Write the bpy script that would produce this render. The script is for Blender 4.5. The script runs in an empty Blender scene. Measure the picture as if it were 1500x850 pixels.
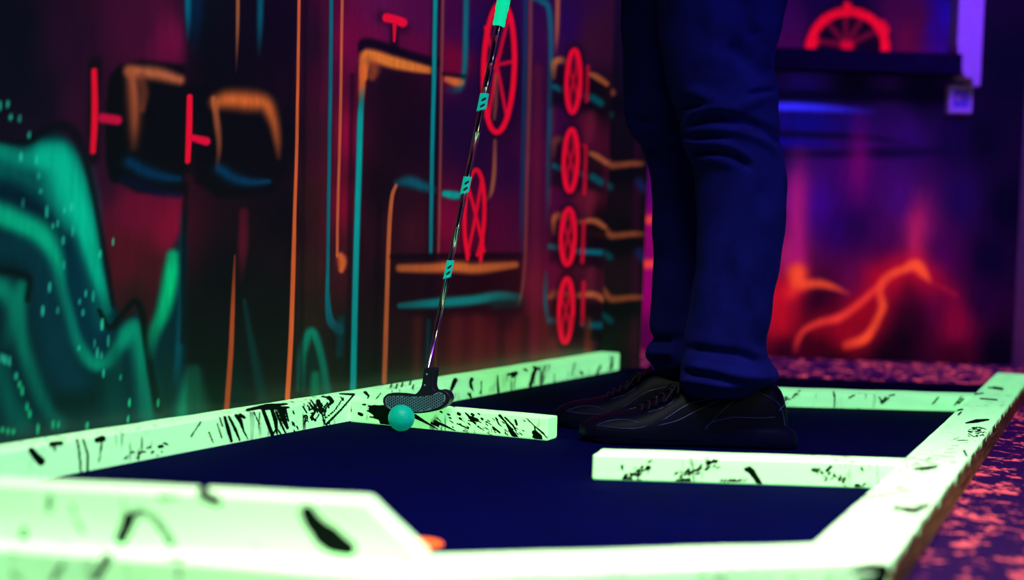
import bpy, bmesh, math, random
import numpy as np
from mathutils import Vector, Matrix
random.seed(7); rng = np.random.default_rng(7)
sc = bpy.context.scene
COL = sc.collection

# ------------------------------------------------------------------ camera model
f = 2083.; PITCH = math.radians(2.2); ROLL = math.radians(2.06); CZ = .322
FW = np.array([0, math.cos(PITCH), -math.sin(PITCH)])
R0 = np.array([1., 0, 0]); U0 = np.array([0, math.sin(PITCH), math.cos(PITCH)])
RT = R0*math.cos(ROLL) + U0*math.sin(ROLL); UP = -R0*math.sin(ROLL) + U0*math.cos(ROLL)
CP = np.array([0, 0, CZ])
def ray(x, y): return FW*f + RT*(x-750) - UP*(y-425)
def onz(x, y, z):
    d = ray(x, y); return CP + d*((z-CZ)/d[2])
def aty(x, y, Y):
    d = ray(x, y); return CP + d*(Y/d[1])
def proj(P):
    v = np.asarray(P, float) - CP; z = np.maximum(v @ FW, .05)
    return 750 + f*(v @ RT)/z, 425 - f*(v @ UP)/z

cam_d = bpy.data.cameras.new('camera'); cam = bpy.data.objects.new('camera', cam_d); COL.objects.link(cam)
cam.matrix_world = Matrix(((RT[0], UP[0], -FW[0], 0), (RT[1], UP[1], -FW[1], 0), (RT[2], UP[2], -FW[2], CZ), (0, 0, 0, 1)))
cam_d.sensor_width = 36; cam_d.lens = f/1500*36; cam_d.clip_start = .02
cam_d.dof.use_dof = True; cam_d.dof.focus_distance = 2.32; cam_d.dof.aperture_fstop = 2.0
sc.camera = cam

# ------------------------------------------------------------------ helpers
def s2l(c):
    c = np.asarray(c, float)/255.
    return np.where(c <= .04045, c/12.92, ((c+.055)/1.055)**2.4)
def lin(r, g, b): return tuple(float(v) for v in s2l((r, g, b)))

def empty(name, loc, label=None, cat=None, group=None, rz=0):
    o = bpy.data.objects.new(name, None); COL.objects.link(o); o.location = loc; o.rotation_euler = (0, 0, rz)
    o.empty_display_size = .05
    tag(o, label, cat, group); return o
def tag(o, label=None, cat=None, group=None, kind=None):
    if label: o['label'] = label
    if cat: o['category'] = cat
    if group: o['group'] = group
    if kind: o['kind'] = kind
    return o
def mesh(name, V, Fs, mats, parent=None, smooth=False, attrs=None, mi=None, loc=None):
    me = bpy.data.meshes.new(name)
    V = np.asarray(V, float)
    o = bpy.data.objects.new(name, me)
    if parent is not None:
        o.parent = parent
        m = Matrix.Translation(parent.location) @ Matrix.Rotation(parent.rotation_euler.z, 4, 'Z')
        if parent.parent is not None:
            gp = parent.parent
            m = Matrix.Translation(gp.location) @ Matrix.Rotation(gp.rotation_euler.z, 4, 'Z') @ m
        mi4 = np.array(m.inverted())
        V = V @ mi4[:3, :3].T + mi4[:3, 3]
    elif loc is not None:
        o.location = loc; V = V - np.array(loc)
    me.from_pydata([tuple(v) for v in V.tolist()], [], Fs if isinstance(Fs, list) else [tuple(q) for q in Fs.tolist()])
    if not isinstance(mats, (list, tuple)): mats = [mats]
    for m in mats: me.materials.append(m)
    if mi is not None: me.polygons.foreach_set('material_index', np.asarray(mi, np.int32))
    if smooth: me.polygons.foreach_set('use_smooth', np.ones(len(me.polygons), bool))
    for an, arr in (attrs or {}).items():
        arr = np.asarray(arr, np.float32)
        if arr.ndim == 1:
            a = me.attributes.new(an, 'FLOAT', 'POINT'); a.data.foreach_set('value', arr)
        else:
            a = me.attributes.new(an, 'FLOAT_COLOR', 'POINT')
            a.data.foreach_set('color', np.hstack([arr, np.ones((len(arr), 1), np.float32)]).ravel())
    me.update(); COL.objects.link(o); return o
def gridfaces(nu, nv, wrapv=False, off=0):
    i, j = np.meshgrid(np.arange(nu-1), np.arange(nv if wrapv else nv-1), indexing='ij')
    j2 = (j+1) % nv
    return np.stack([i*nv+j, (i+1)*nv+j, (i+1)*nv+j2, i*nv+j2], -1).reshape(-1, 4) + off
class MB:
    def __init__(s): s.V = []; s.F = []; s.n = 0
    def add(s, V, Fs):
        V = np.asarray(V, float); s.V.append(V)
        s.F += [tuple(int(a)+s.n for a in q) for q in Fs]; s.n += len(V)
    def box(s, lo, hi, bev=.0, M=None):
        bm = bmesh.new(); bmesh.ops.create_cube(bm, size=1)
        lo = np.array(lo, float); hi = np.array(hi, float)
        for v in bm.verts: v.co = Vector(((lo+hi)/2 + np.array(v.co)*(hi-lo)))
        if bev: bmesh.ops.bevel(bm, geom=bm.edges[:], offset=bev, segments=2, affect='EDGES', profile=.5)
        s.bm(bm, M)
    def bm(s, bm, M=None):
        if M is not None: bm.transform(M)
        bm.verts.index_update(); bm.normal_update()
        s.add([v.co[:] for v in bm.verts], [[v.index for v in q.verts] for q in bm.faces]); bm.free()
    def tube(s, pts, rad, seg=10, cap=True):
        P = np.asarray(pts, float); n = len(P); rad = np.broadcast_to(rad, (n,))
        T = np.gradient(P, axis=0); T /= np.linalg.norm(T, axis=1)[:, None]+1e-12
        a = np.array([0, 0, 1.]) if abs(T[0, 2]) < .9 else np.array([1., 0, 0])
        V = []
        N = np.cross(T[0], a); N /= np.linalg.norm(N)
        for k in range(n):
            N = N - T[k]*(N@T[k]); N /= np.linalg.norm(N); B = np.cross(T[k], N)
            th = np.arange(seg)/seg*2*math.pi
            V.append(P[k] + rad[k]*(np.cos(th)[:, None]*N + np.sin(th)[:, None]*B))
        Fs = gridfaces(n, seg, True).tolist()
        Fs = [q[::-1] for q in Fs]
        if cap: Fs += [list(range(seg))[::-1][::-1], list(range((n-1)*seg, n*seg))[::-1]]
        s.add(np.vstack(V), Fs)
    def build(s, name, mat, parent=None, smooth=False, **k):
        return mesh(name, np.vstack(s.V), s.F, mat, parent, smooth, **k)
def smooth_interp(x, xp, fp):
    xp = np.asarray(xp, float); fp = np.asarray(fp, float)
    m = np.gradient(fp, xp)
    x = np.clip(x, xp[0], xp[-1]); i = np.clip(np.searchsorted(xp, x)-1, 0, len(xp)-2)
    h = xp[i+1]-xp[i]; t = (x-xp[i])/h
    return (2*t**3-3*t**2+1)*fp[i]+(t**3-2*t**2+t)*h*m[i]+(-2*t**3+3*t**2)*fp[i+1]+(t**3-t**2)*h*m[i+1]
def catmull(pts, n=8):
    P = np.asarray(pts, float); t = np.arange(len(P)); tt = np.linspace(0, len(P)-1, (len(P)-1)*n+1)
    return np.stack([smooth_interp(tt, t, P[:, k]) for k in range(P.shape[1])], 1)

# ------------------------------------------------------------------ airbrush painter (mural artwork, evaluated per vertex)
class Paint:
    def __init__(s, x, y, base=(0, 0, 0)):
        s.x = x; s.y = y; s.c = np.tile(np.asarray(base, float), (len(x), 1))
    def bg(s, pts, pw=3.2):
        num = np.zeros_like(s.c); den = np.zeros(len(s.x))
        for px, py, col in pts:
            w = 1/(((s.x-px)**2 + ((s.y-py)*.75)**2 + 120)**(pw/2))
            num += w[:, None]*np.asarray(col, float); den += w
        s.c = num/den[:, None]
    def dist(s, pts, w, pad):
        P = np.asarray(pts, float); W = np.broadcast_to(np.asarray(w, float), (len(P),))
        lo = P.min(0)-pad; hi = P.max(0)+pad
        idx = np.nonzero((s.x > lo[0]) & (s.x < hi[0]) & (s.y > lo[1]) & (s.y < hi[1]))[0]
        best = np.full(len(idx), 1e9); bt = np.zeros(len(idx))
        if len(idx) == 0: return idx, best, bt
        X = s.x[idx]; Y = s.y[idx]
        for k in range(len(P)-1):
            d = P[k+1]-P[k]; L2 = d@d+1e-9
            t = np.clip(((X-P[k, 0])*d[0]+(Y-P[k, 1])*d[1])/L2, 0, 1)
            ww = W[k]+(W[k+1]-W[k])*t
            dd = np.hypot(X-P[k, 0]-t*d[0], Y-P[k, 1]-t*d[1])/np.maximum(ww, .05)
            m = dd < best; best[m] = dd[m]; bt[m] = k+t[m]
        return idx, best, bt
    def stroke(s, pts, w, col, a=1., soft=.5, fade=None, curve=True):
        """soft airbrush line: w = half width (px), soft 0 hard edge .. 1+ misty"""
        P = np.asarray(pts, float)
        W = np.broadcast_to(np.asarray(w, float), (len(P),)).copy()
        A = np.broadcast_to(np.asarray(a, float), (len(P),)).copy()
        if P[0, 1] <= -55 and P[0, 1] > -70:      # pipes run on up the wall
            s.stroke([(P[0, 0]+14, -1500), P[0]], W[0], col, A[0], soft, curve=False)
        if curve and len(P) > 2:
            q = catmull(np.column_stack([P, W, A]), 6); P = q[:, :2]; W = np.maximum(q[:, 2], .2); A = np.clip(q[:, 3], 0, 1)
        idx, d, t = s.dist(P, W, W.max()*(1+soft)*1.2+2)
        if len(idx) == 0: return
        k = np.clip((1+soft-d)/(2*soft if soft > 0 else 1e-3), 0, 1) if soft < 1 else np.exp(-(d/ (.5+.5*soft))**2)
        k = k*k*(3-2*k) if soft < 1 else k
        al = k*np.interp(t, np.arange(len(A)), A)
        s.c[idx] = s.c[idx]*(1-al[:, None]) + np.asarray(col, float)*al[:, None]
    def ell(s, cx, cy, a, b, w, col, lean=-.035, al=1., soft=.35, a0=0, a1=360, n=40):
        th = np.radians(np.linspace(a0, a1, n))
        yy = cy-b*np.sin(th); xx = cx+a*np.cos(th)+(yy-cy)*lean
        s.stroke(np.column_stack([xx, yy]), w, col, al, soft, curve=False)
    def poly(s, pts, col, a=1., edge=6.):
        P = np.asarray(pts, float); x, y = s.x, s.y
        inside = np.zeros(len(x), bool); n = len(P)
        for k in range(n):
            x1, y1 = P[k]; x2, y2 = P[(k+1) % n]
            if y1 == y2: continue
            c = ((y1 > y) != (y2 > y)) & (x < (x2-x1)*(y-y1)/(y2-y1)+x1)
            inside ^= c
        idx, d, _ = s.dist(np.vstack([P, P[:1]]), 1., edge*2)
        al = inside.astype(float)
        sd = np.where(inside[idx], d, -d); al[idx] = np.clip(.5+sd/(2*edge), 0, 1)
        al = al*al*(3-2*al)*a
        s.c = s.c*(1-al[:, None]) + np.asarray(col, float)*al[:, None]
    def linear(s): return s2l(np.clip(s.c, 0, 255)).astype(np.float32)

# ------------------------------------------------------------------ materials
def newmat(name):
    m = bpy.data.materials.new(name); m.use_nodes = True
    nt = m.node_tree; b = nt.nodes['Principled BSDF']; return m, nt, b
def N(nt, t, **k):
    n = nt.nodes.new(t)
    for a, v in k.items(): setattr(n, a, v)
    return n
def setin(n, **k):
    for a, v in k.items(): n.inputs[a.replace('_', ' ')].default_value = v
def plain(name, col, rough=.6, metal=0., emit=None, es=0., noise=0., nscale=60, spec=.5, bump=0., sheen=0.):
    m, nt, b = newmat(name)
    setin(b, Base_Color=(*col, 1), Roughness=rough, Metallic=metal); b.inputs['Specular IOR Level'].default_value = spec
    if emit: b.inputs['Emission Color'].default_value = (*emit, 1); b.inputs['Emission Strength'].default_value = es
    tc = N(nt, 'ShaderNodeTexCoord'); nz = N(nt, 'ShaderNodeTexNoise'); setin(nz, Scale=nscale, Detail=5.)
    nt.links.new(tc.outputs['Object'], nz.inputs['Vector'])
    if noise:
        mx = N(nt, 'ShaderNodeMix', data_type='RGBA', blend_type='MULTIPLY')
        mx.inputs[0].default_value = 1
        rp = N(nt, 'ShaderNodeMapRange'); rp.inputs[1].default_value = .3; rp.inputs[2].default_value = .7
        rp.inputs[3].default_value = 1-noise; rp.inputs[4].default_value = 1+noise
        nt.links.new(nz.outputs['Fac'], rp.inputs[0]); mx.inputs[6].default_value = (*col, 1)
        nt.links.new(rp.outputs[0], mx.inputs[7]); nt.links.new(mx.outputs[2], b.inputs['Base Color'])
    if bump:
        bp = N(nt, 'ShaderNodeBump'); setin(bp, Strength=bump, Distance=.002)
        nt.links.new(nz.outputs['Fac'], bp.inputs['Height']); nt.links.new(bp.outputs[0], b.inputs['Normal'])
    if sheen: b.inputs['Sheen Weight'].default_value = sheen
    return m
def mural_mat(name, es, base=.35, rough=.3, spec=.16):
    m, nt, b = newmat(name)
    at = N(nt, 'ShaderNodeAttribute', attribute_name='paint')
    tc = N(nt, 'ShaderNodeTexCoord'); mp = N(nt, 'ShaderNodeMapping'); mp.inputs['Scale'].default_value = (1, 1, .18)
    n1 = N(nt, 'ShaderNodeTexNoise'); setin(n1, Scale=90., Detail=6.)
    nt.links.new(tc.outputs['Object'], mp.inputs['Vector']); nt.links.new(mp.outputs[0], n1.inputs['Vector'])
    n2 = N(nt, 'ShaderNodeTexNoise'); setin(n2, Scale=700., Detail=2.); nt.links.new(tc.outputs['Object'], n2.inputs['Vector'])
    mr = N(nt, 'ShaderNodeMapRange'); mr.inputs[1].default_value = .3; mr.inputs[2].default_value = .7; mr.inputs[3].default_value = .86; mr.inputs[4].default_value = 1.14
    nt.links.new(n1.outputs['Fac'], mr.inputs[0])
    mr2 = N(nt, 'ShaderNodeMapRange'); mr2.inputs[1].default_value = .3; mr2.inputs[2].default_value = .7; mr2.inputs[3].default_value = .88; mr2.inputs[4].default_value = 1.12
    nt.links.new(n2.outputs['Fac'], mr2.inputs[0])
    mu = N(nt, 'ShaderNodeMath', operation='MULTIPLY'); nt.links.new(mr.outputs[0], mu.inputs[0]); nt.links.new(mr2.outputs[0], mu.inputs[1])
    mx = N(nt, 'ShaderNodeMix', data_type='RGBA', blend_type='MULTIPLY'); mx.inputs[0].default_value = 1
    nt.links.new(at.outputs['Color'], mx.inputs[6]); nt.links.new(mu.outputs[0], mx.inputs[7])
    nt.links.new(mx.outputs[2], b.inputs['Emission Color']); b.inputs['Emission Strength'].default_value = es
    # the board under the airbrush paint: dark base, green tint put in to strengthen the course boards' glow, plus the paint's own body colour
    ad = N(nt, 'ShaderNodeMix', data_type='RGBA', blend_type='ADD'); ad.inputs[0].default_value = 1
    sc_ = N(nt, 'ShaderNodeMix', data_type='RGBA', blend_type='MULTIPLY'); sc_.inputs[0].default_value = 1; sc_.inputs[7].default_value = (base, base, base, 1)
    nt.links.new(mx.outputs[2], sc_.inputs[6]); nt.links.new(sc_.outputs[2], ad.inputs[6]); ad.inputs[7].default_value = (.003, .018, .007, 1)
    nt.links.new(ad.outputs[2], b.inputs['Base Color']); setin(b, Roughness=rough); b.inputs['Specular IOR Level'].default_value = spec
    bp = N(nt, 'ShaderNodeBump'); setin(bp, Strength=.12, Distance=.001); nt.links.new(n2.outputs['Fac'], bp.inputs['Height']); nt.links.new(bp.outputs[0], b.inputs['Normal'])
    return m
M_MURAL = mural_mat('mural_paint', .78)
M_MURAL_BACK = mural_mat('back_mural_paint', .86, .3, .6, .04)

def fluoro_mat():
    m, nt, b = newmat('fluorescent_splatter_paint')
    L = nt.links.new
    tc = N(nt, 'ShaderNodeTexCoord'); oi = N(nt, 'ShaderNodeObjectInfo')
    ao = N(nt, 'ShaderNodeVectorMath', operation='MULTIPLY_ADD'); ao.inputs[1].default_value = (3.1, 3.1, 3.1)
    cb = N(nt, 'ShaderNodeCombineXYZ'); L(oi.outputs['Random'], cb.inputs[0]); L(oi.outputs['Random'], cb.inputs[2])
    L(cb.outputs[0], ao.inputs[0]); L(tc.outputs['Object'], ao.inputs[2])
    def streak(rot, scale, nscale, lo, hi):
        mp = N(nt, 'ShaderNodeMapping'); mp.inputs['Rotation'].default_value = rot; mp.inputs['Scale'].default_value = scale
        L(ao.outputs[0], mp.inputs['Vector'])
        nz = N(nt, 'ShaderNodeTexNoise'); setin(nz, Scale=nscale, Detail=3., Roughness=.55); L(mp.outputs[0], nz.inputs['Vector'])
        mr = N(nt, 'ShaderNodeMapRange', interpolation_type='SMOOTHSTEP'); mr.inputs[1].default_value = lo; mr.inputs[2].default_value = hi
        L(nz.outputs['Fac'], mr.inputs[0]); return mr.outputs[0]
    s1 = streak((0, .6, .5), (1, 1, .16), 75., .595, .635)
    s2 = streak((0, -.7, -.6), (1, .6, .12), 110., .625, .665)
    s3 = streak((0, 0, 0), (1, 1, 1), 95., .68, .71)
    # splatter comes in clusters
    cl = N(nt, 'ShaderNodeTexNoise'); setin(cl, Scale=9., Detail=2.); L(ao.outputs[0], cl.inputs['Vector'])
    cr = N(nt, 'ShaderNodeMapRange', interpolation_type='SMOOTHSTEP'); cr.inputs[1].default_value = .46; cr.inputs[2].default_value = .6; L(cl.outputs['Fac'], cr.inputs[0])
    mxa = N(nt, 'ShaderNodeMath', operation='MAXIMUM'); L(s1, mxa.inputs[0]); L(s2, mxa.inputs[1])
    mxb = N(nt, 'ShaderNodeMath', operation='MAXIMUM'); L(mxa.outputs[0], mxb.inputs[0]); L(s3, mxb.inputs[1])
    cm = N(nt, 'ShaderNodeMath', operation='MULTIPLY'); L(mxb.outputs[0], cm.inputs[0]); L(cr.outputs[0], cm.inputs[1])
    cm2 = N(nt, 'ShaderNodeMath', operation='MULTIPLY'); L(cm.outputs[0], cm2.inputs[0])
    fin = N(nt, 'ShaderNodeAttribute', attribute_name='fine'); L(fin.outputs['Fac'], cm2.inputs[1])
    at = N(nt, 'ShaderNodeAttribute', attribute_name='splat')
    # roughen the edge of the big splashes
    en = N(nt, 'ShaderNodeTexNoise'); setin(en, Scale=260., Detail=4.); L(ao.outputs[0], en.inputs['Vector'])
    ea = N(nt, 'ShaderNodeMath', operation='MULTIPLY_ADD'); ea.inputs[1].default_value = .9; ea.inputs[2].default_value = -.45; L(en.outputs['Fac'], ea.inputs[0])
    es = N(nt, 'ShaderNodeMath', operation='ADD'); L(at.outputs['Fac'], es.inputs[0]); L(ea.outputs[0], es.inputs[1])
    er = N(nt, 'ShaderNodeMapRange', interpolation_type='SMOOTHSTEP'); er.inputs[1].default_value = .22; er.inputs[2].default_value = .48; L(es.outputs[0], er.inputs[0])
    sp = N(nt, 'ShaderNodeMath', operation='MAXIMUM'); L(cm2.outputs[0], sp.inputs[0]); L(er.outputs[0], sp.inputs[1])
    # brushed paint thickness
    mpb = N(nt, 'ShaderNodeMapping'); mpb.inputs['Scale'].default_value = (.25, 1.6, 1.6); L(ao.outputs[0], mpb.inputs['Vector'])
    bn = N(nt, 'ShaderNodeTexNoise'); setin(bn, Scale=40., Detail=4.); L(mpb.outputs[0], bn.inputs['Vector'])
    br = N(nt, 'ShaderNodeMapRange'); br.inputs[1].default_value = .3; br.inputs[2].default_value = .7; br.inputs[3].default_value = .86; br.inputs[4].default_value = 1.08; L(bn.outputs['Fac'], br.inputs[0])
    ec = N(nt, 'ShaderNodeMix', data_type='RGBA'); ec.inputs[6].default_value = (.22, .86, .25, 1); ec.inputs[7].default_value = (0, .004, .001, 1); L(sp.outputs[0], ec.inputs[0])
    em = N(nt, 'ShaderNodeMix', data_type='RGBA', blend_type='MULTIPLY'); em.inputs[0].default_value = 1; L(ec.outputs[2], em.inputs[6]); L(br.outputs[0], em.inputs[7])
    bc = N(nt, 'ShaderNodeMix', data_type='RGBA'); bc.inputs[6].default_value = (.78, .90, .74, 1); bc.inputs[7].default_value = (.002, .003, .003, 1); L(sp.outputs[0], bc.inputs[0])
    # bare timber where no paint reaches
    rw = N(nt, 'ShaderNodeAttribute', attribute_name='raw')
    wm = N(nt, 'ShaderNodeMapping'); wm.inputs['Scale'].default_value = (.08, 1, 1); L(tc.outputs['Object'], wm.inputs['Vector'])
    wn = N(nt, 'ShaderNodeTexNoise'); setin(wn, Scale=160., Detail=5., Distortion=.6); L(wm.outputs[0], wn.inputs['Vector'])
    wr = N(nt, 'ShaderNodeValToRGB'); wr.color_ramp.elements[0].color = (.10, .06, .012, 1); wr.color_ramp.elements[1].color = (.5, .38, .08, 1)
    wr.color_ramp.elements[0].position = .33; wr.color_ramp.elements[1].position = .68; L(wn.outputs['Fac'], wr.inputs[0])
    b2 = N(nt, 'ShaderNodeMix', data_type='RGBA'); L(rw.outputs['Fac'], b2.inputs[0]); L(bc.outputs[2], b2.inputs[6]); L(wr.outputs[0], b2.inputs[7])
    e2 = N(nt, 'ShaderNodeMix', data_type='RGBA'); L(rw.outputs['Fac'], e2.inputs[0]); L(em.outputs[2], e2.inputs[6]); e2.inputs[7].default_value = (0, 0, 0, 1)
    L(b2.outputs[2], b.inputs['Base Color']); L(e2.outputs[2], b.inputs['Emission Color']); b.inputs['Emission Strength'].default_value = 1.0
    setin(b, Roughness=.55); b.inputs['Specular IOR Level'].default_value = .05
    bp = N(nt, 'ShaderNodeBump'); setin(bp, Strength=.25, Distance=.001); L(bn.outputs['Fac'], bp.inputs['Height']); L(bp.outputs[0], b.inputs['Normal'])
    return m
M_FLUO = fluoro_mat()

def felt_mat():
    m, nt, b = newmat('navy_felt'); L = nt.links.new
    tc = N(nt, 'ShaderNodeTexCoord'); nz = N(nt, 'ShaderNodeTexNoise'); setin(nz, Scale=900., Detail=3.); L(tc.outputs['Object'], nz.inputs['Vector'])
    n2 = N(nt, 'ShaderNodeTexNoise'); setin(n2, Scale=14., Detail=3.); L(tc.outputs['Object'], n2.inputs['Vector'])
    cr = N(nt, 'ShaderNodeValToRGB'); cr.color_ramp.elements[0].color = (.0003, .0004, .030, 1); cr.color_ramp.elements[1].color = (.0005, .0008, .055, 1)
    cr.color_ramp.elements[0].position = .35; cr.color_ramp.elements[1].position = .65
    ad = N(nt, 'ShaderNodeMath', operation='MULTIPLY_ADD'); ad.inputs[1].default_value = .4; L(n2.outputs['Fac'], ad.inputs[0])
    hf = N(nt, 'ShaderNodeMath', operation='MULTIPLY'); hf.inputs[1].default_value = .6; L(nz.outputs['Fac'], hf.inputs[0]); L(hf.outputs[0], ad.inputs[2])
    L(ad.outputs[0], cr.inputs[0]); L(cr.outputs[0], b.inputs['Base Color']); setin(b, Roughness=1.); b.inputs['Specular IOR Level'].default_value = .02
    bp = N(nt, 'ShaderNodeBump'); setin(bp, Strength=.4, Distance=.001); L(nz.outputs['Fac'], bp.inputs['Height']); L(bp.outputs[0], b.inputs['Normal'])
    return m
def carpet_mat():
    m, nt, b = newmat('fluorescent_fleck_carpet'); L = nt.links.new
    tc = N(nt, 'ShaderNodeTexCoord')
    mp = N(nt, 'ShaderNodeMapping'); mp.inputs['Scale'].default_value = (.85, .75, 1); mp.inputs['Rotation'].default_value = (0, 0, .3); L(tc.outputs['Object'], mp.inputs['Vector'])
    n1 = N(nt, 'ShaderNodeTexNoise'); setin(n1, Scale=34., Detail=5., Roughness=.62, Distortion=.5); L(mp.outputs[0], n1.inputs['Vector'])
    n2 = N(nt, 'ShaderNodeTexNoise'); setin(n2, Scale=120., Detail=3.); L(mp.outputs[0], n2.inputs['Vector'])
    n3 = N(nt, 'ShaderNodeTexNoise'); setin(n3, Scale=5., Detail=2.); L(mp.outputs[0], n3.inputs['Vector'])
    s = N(nt, 'ShaderNodeMath', operation='MULTIPLY_ADD'); s.inputs[1].default_value = .35; L(n2.outputs['Fac'], s.inputs[0]); L(n1.outputs['Fac'], s.inputs[2])
    s2 = N(nt, 'ShaderNodeMath', operation='MULTIPLY_ADD'); s2.inputs[1].default_value = .25; L(n3.outputs['Fac'], s2.inputs[0]); L(s.outputs[0], s2.inputs[2])
    r = N(nt, 'ShaderNodeMapRange', interpolation_type='SMOOTHSTEP'); r.inputs[1].default_value = .835; r.inputs[2].default_value = .955; L(s2.outputs[0], r.inputs[0])
    e = N(nt, 'ShaderNodeMix', data_type='RGBA'); e.inputs[6].default_value = (.016, .001, .05, 1); e.inputs[7].default_value = (.9, .085, .12, 1); L(r.outputs[0], e.inputs[0])
    L(e.outputs[2], b.inputs['Emission Color']); b.inputs['Emission Strength'].default_value = .95
    c = N(nt, 'ShaderNodeMix', data_type='RGBA'); c.inputs[6].default_value = (.012, .004, .03, 1); c.inputs[7].default_value = (.35, .06, .08, 1); L(r.outputs[0], c.inputs[0])
    L(c.outputs[2], b.inputs['Base Color']); setin(b, Roughness=1.); b.inputs['Specular IOR Level'].default_value = .03
    bp = N(nt, 'ShaderNodeBump'); setin(bp, Strength=.5, Distance=.003); L(n2.outputs['Fac'], bp.inputs['Height']); L(bp.outputs[0], b.inputs['Normal'])
    return m
M_FELT = felt_mat(); M_CARPET = carpet_mat()
M_DARKWALL = plain('dark_wall_paint', (.01, .008, .016), .7, noise=.3, nscale=8)
M_WHITEWALL = plain('white_wall_paint', (.7, .66, .75), .6, noise=.06, nscale=30, bump=.1)
M_CEIL = plain('black_ceiling_paint', (.012, .012, .014), .9, noise=.2)

# ------------------------------------------------------------------ setting: walls
u_in = np.array([.817, 1.70]); u_in /= np.linalg.norm(u_in)             # along the course, into the picture
n_lf = np.array([-u_in[1], u_in[0]])                                     # towards the left wall
RAIL_A = np.array([-.545, 1.80])
def lrail(t, w=0.): return RAIL_A + u_in*t + n_lf*w                     # a point of the left rail line (w: behind its face)
WALL_W = .057
corner = lrail(1.905, WALL_W)

def align(o, org, ang):
    M = Matrix.Translation((org[0], org[1], 0)) @ Matrix.Rotation(ang, 4, 'Z'); o.data.transform(M.inverted()); o.matrix_world = M
    return o

def wall_left():
    # dense where the artwork needs it, coarse where nothing is seen
    t = np.concatenate([np.linspace(-1.6, -.14, 12)[:-1], np.arange(-.14, 1.905, .0021), [1.905]])
    z = np.concatenate([[-.004, .02], np.arange(.03, .96, .0023), np.linspace(.97, 2.6, 14)])
    T, Z = np.meshgrid(t, z, indexing='ij')
    XY = RAIL_A + u_in*T.ravel()[:, None] + n_lf*WALL_W
    V = np.column_stack([XY, Z.ravel()])
    px, py = proj(V)
    p = Paint(px, py)
    paint_left(p)
    F1 = gridfaces(len(t), len(z))
    nV = len(V)
    # end face of the partition, wrapping round the corner
    ux = np.linspace(0, .10, 41)
    e_dir = np.array([.985, .10])
    E, Z2 = np.meshgrid(ux, z, indexing='ij')
    V2 = np.column_stack([corner + e_dir*E.ravel()[:, None], Z2.ravel()])
    # same corner position: project along own coordinates, the end face continues the pipes
    px2, py2 = proj(V2); p2 = Paint(px2, py2); paint_end(p2)
    F2 = gridfaces(len(ux), len(z), off=nV)
    # far side and back of the partition
    c2 = corner + e_dir*.10
    zz = [-.004, 2.6]
    back = [np.array([*c2, zz[0]]), np.array([*c2, zz[1]]), np.array([*(corner+np.array([-.05, .45])), zz[1]]), np.array([*(corner+np.array([-.05, .45])), zz[0]])]
    V3 = np.array(back); n3 = nV+len(V2)
    far = corner+np.array([-.05, .45])
    a0 = lrail(-1.6, WALL_W+.28)
    V4 = np.array([[*far, zz[0]], [*far, zz[1]], [*a0, zz[1]], [*a0, zz[0]]])
    V = np.vstack([V, V2, V3, V4])
    Fs = [tuple(q) for q in np.vstack([F1, F2]).tolist()] + [(n3, n3+1, n3+2, n3+3), (n3+4, n3+5, n3+6, n3+7)]
    col = np.vstack([p.linear(), p2.linear(), np.zeros((8, 3), np.float32)])
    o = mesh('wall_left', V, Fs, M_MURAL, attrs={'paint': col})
    align(o, lrail(0, WALL_W), math.atan2(u_in[1], u_in[0]))
    tag(o, kind='structure')

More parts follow.
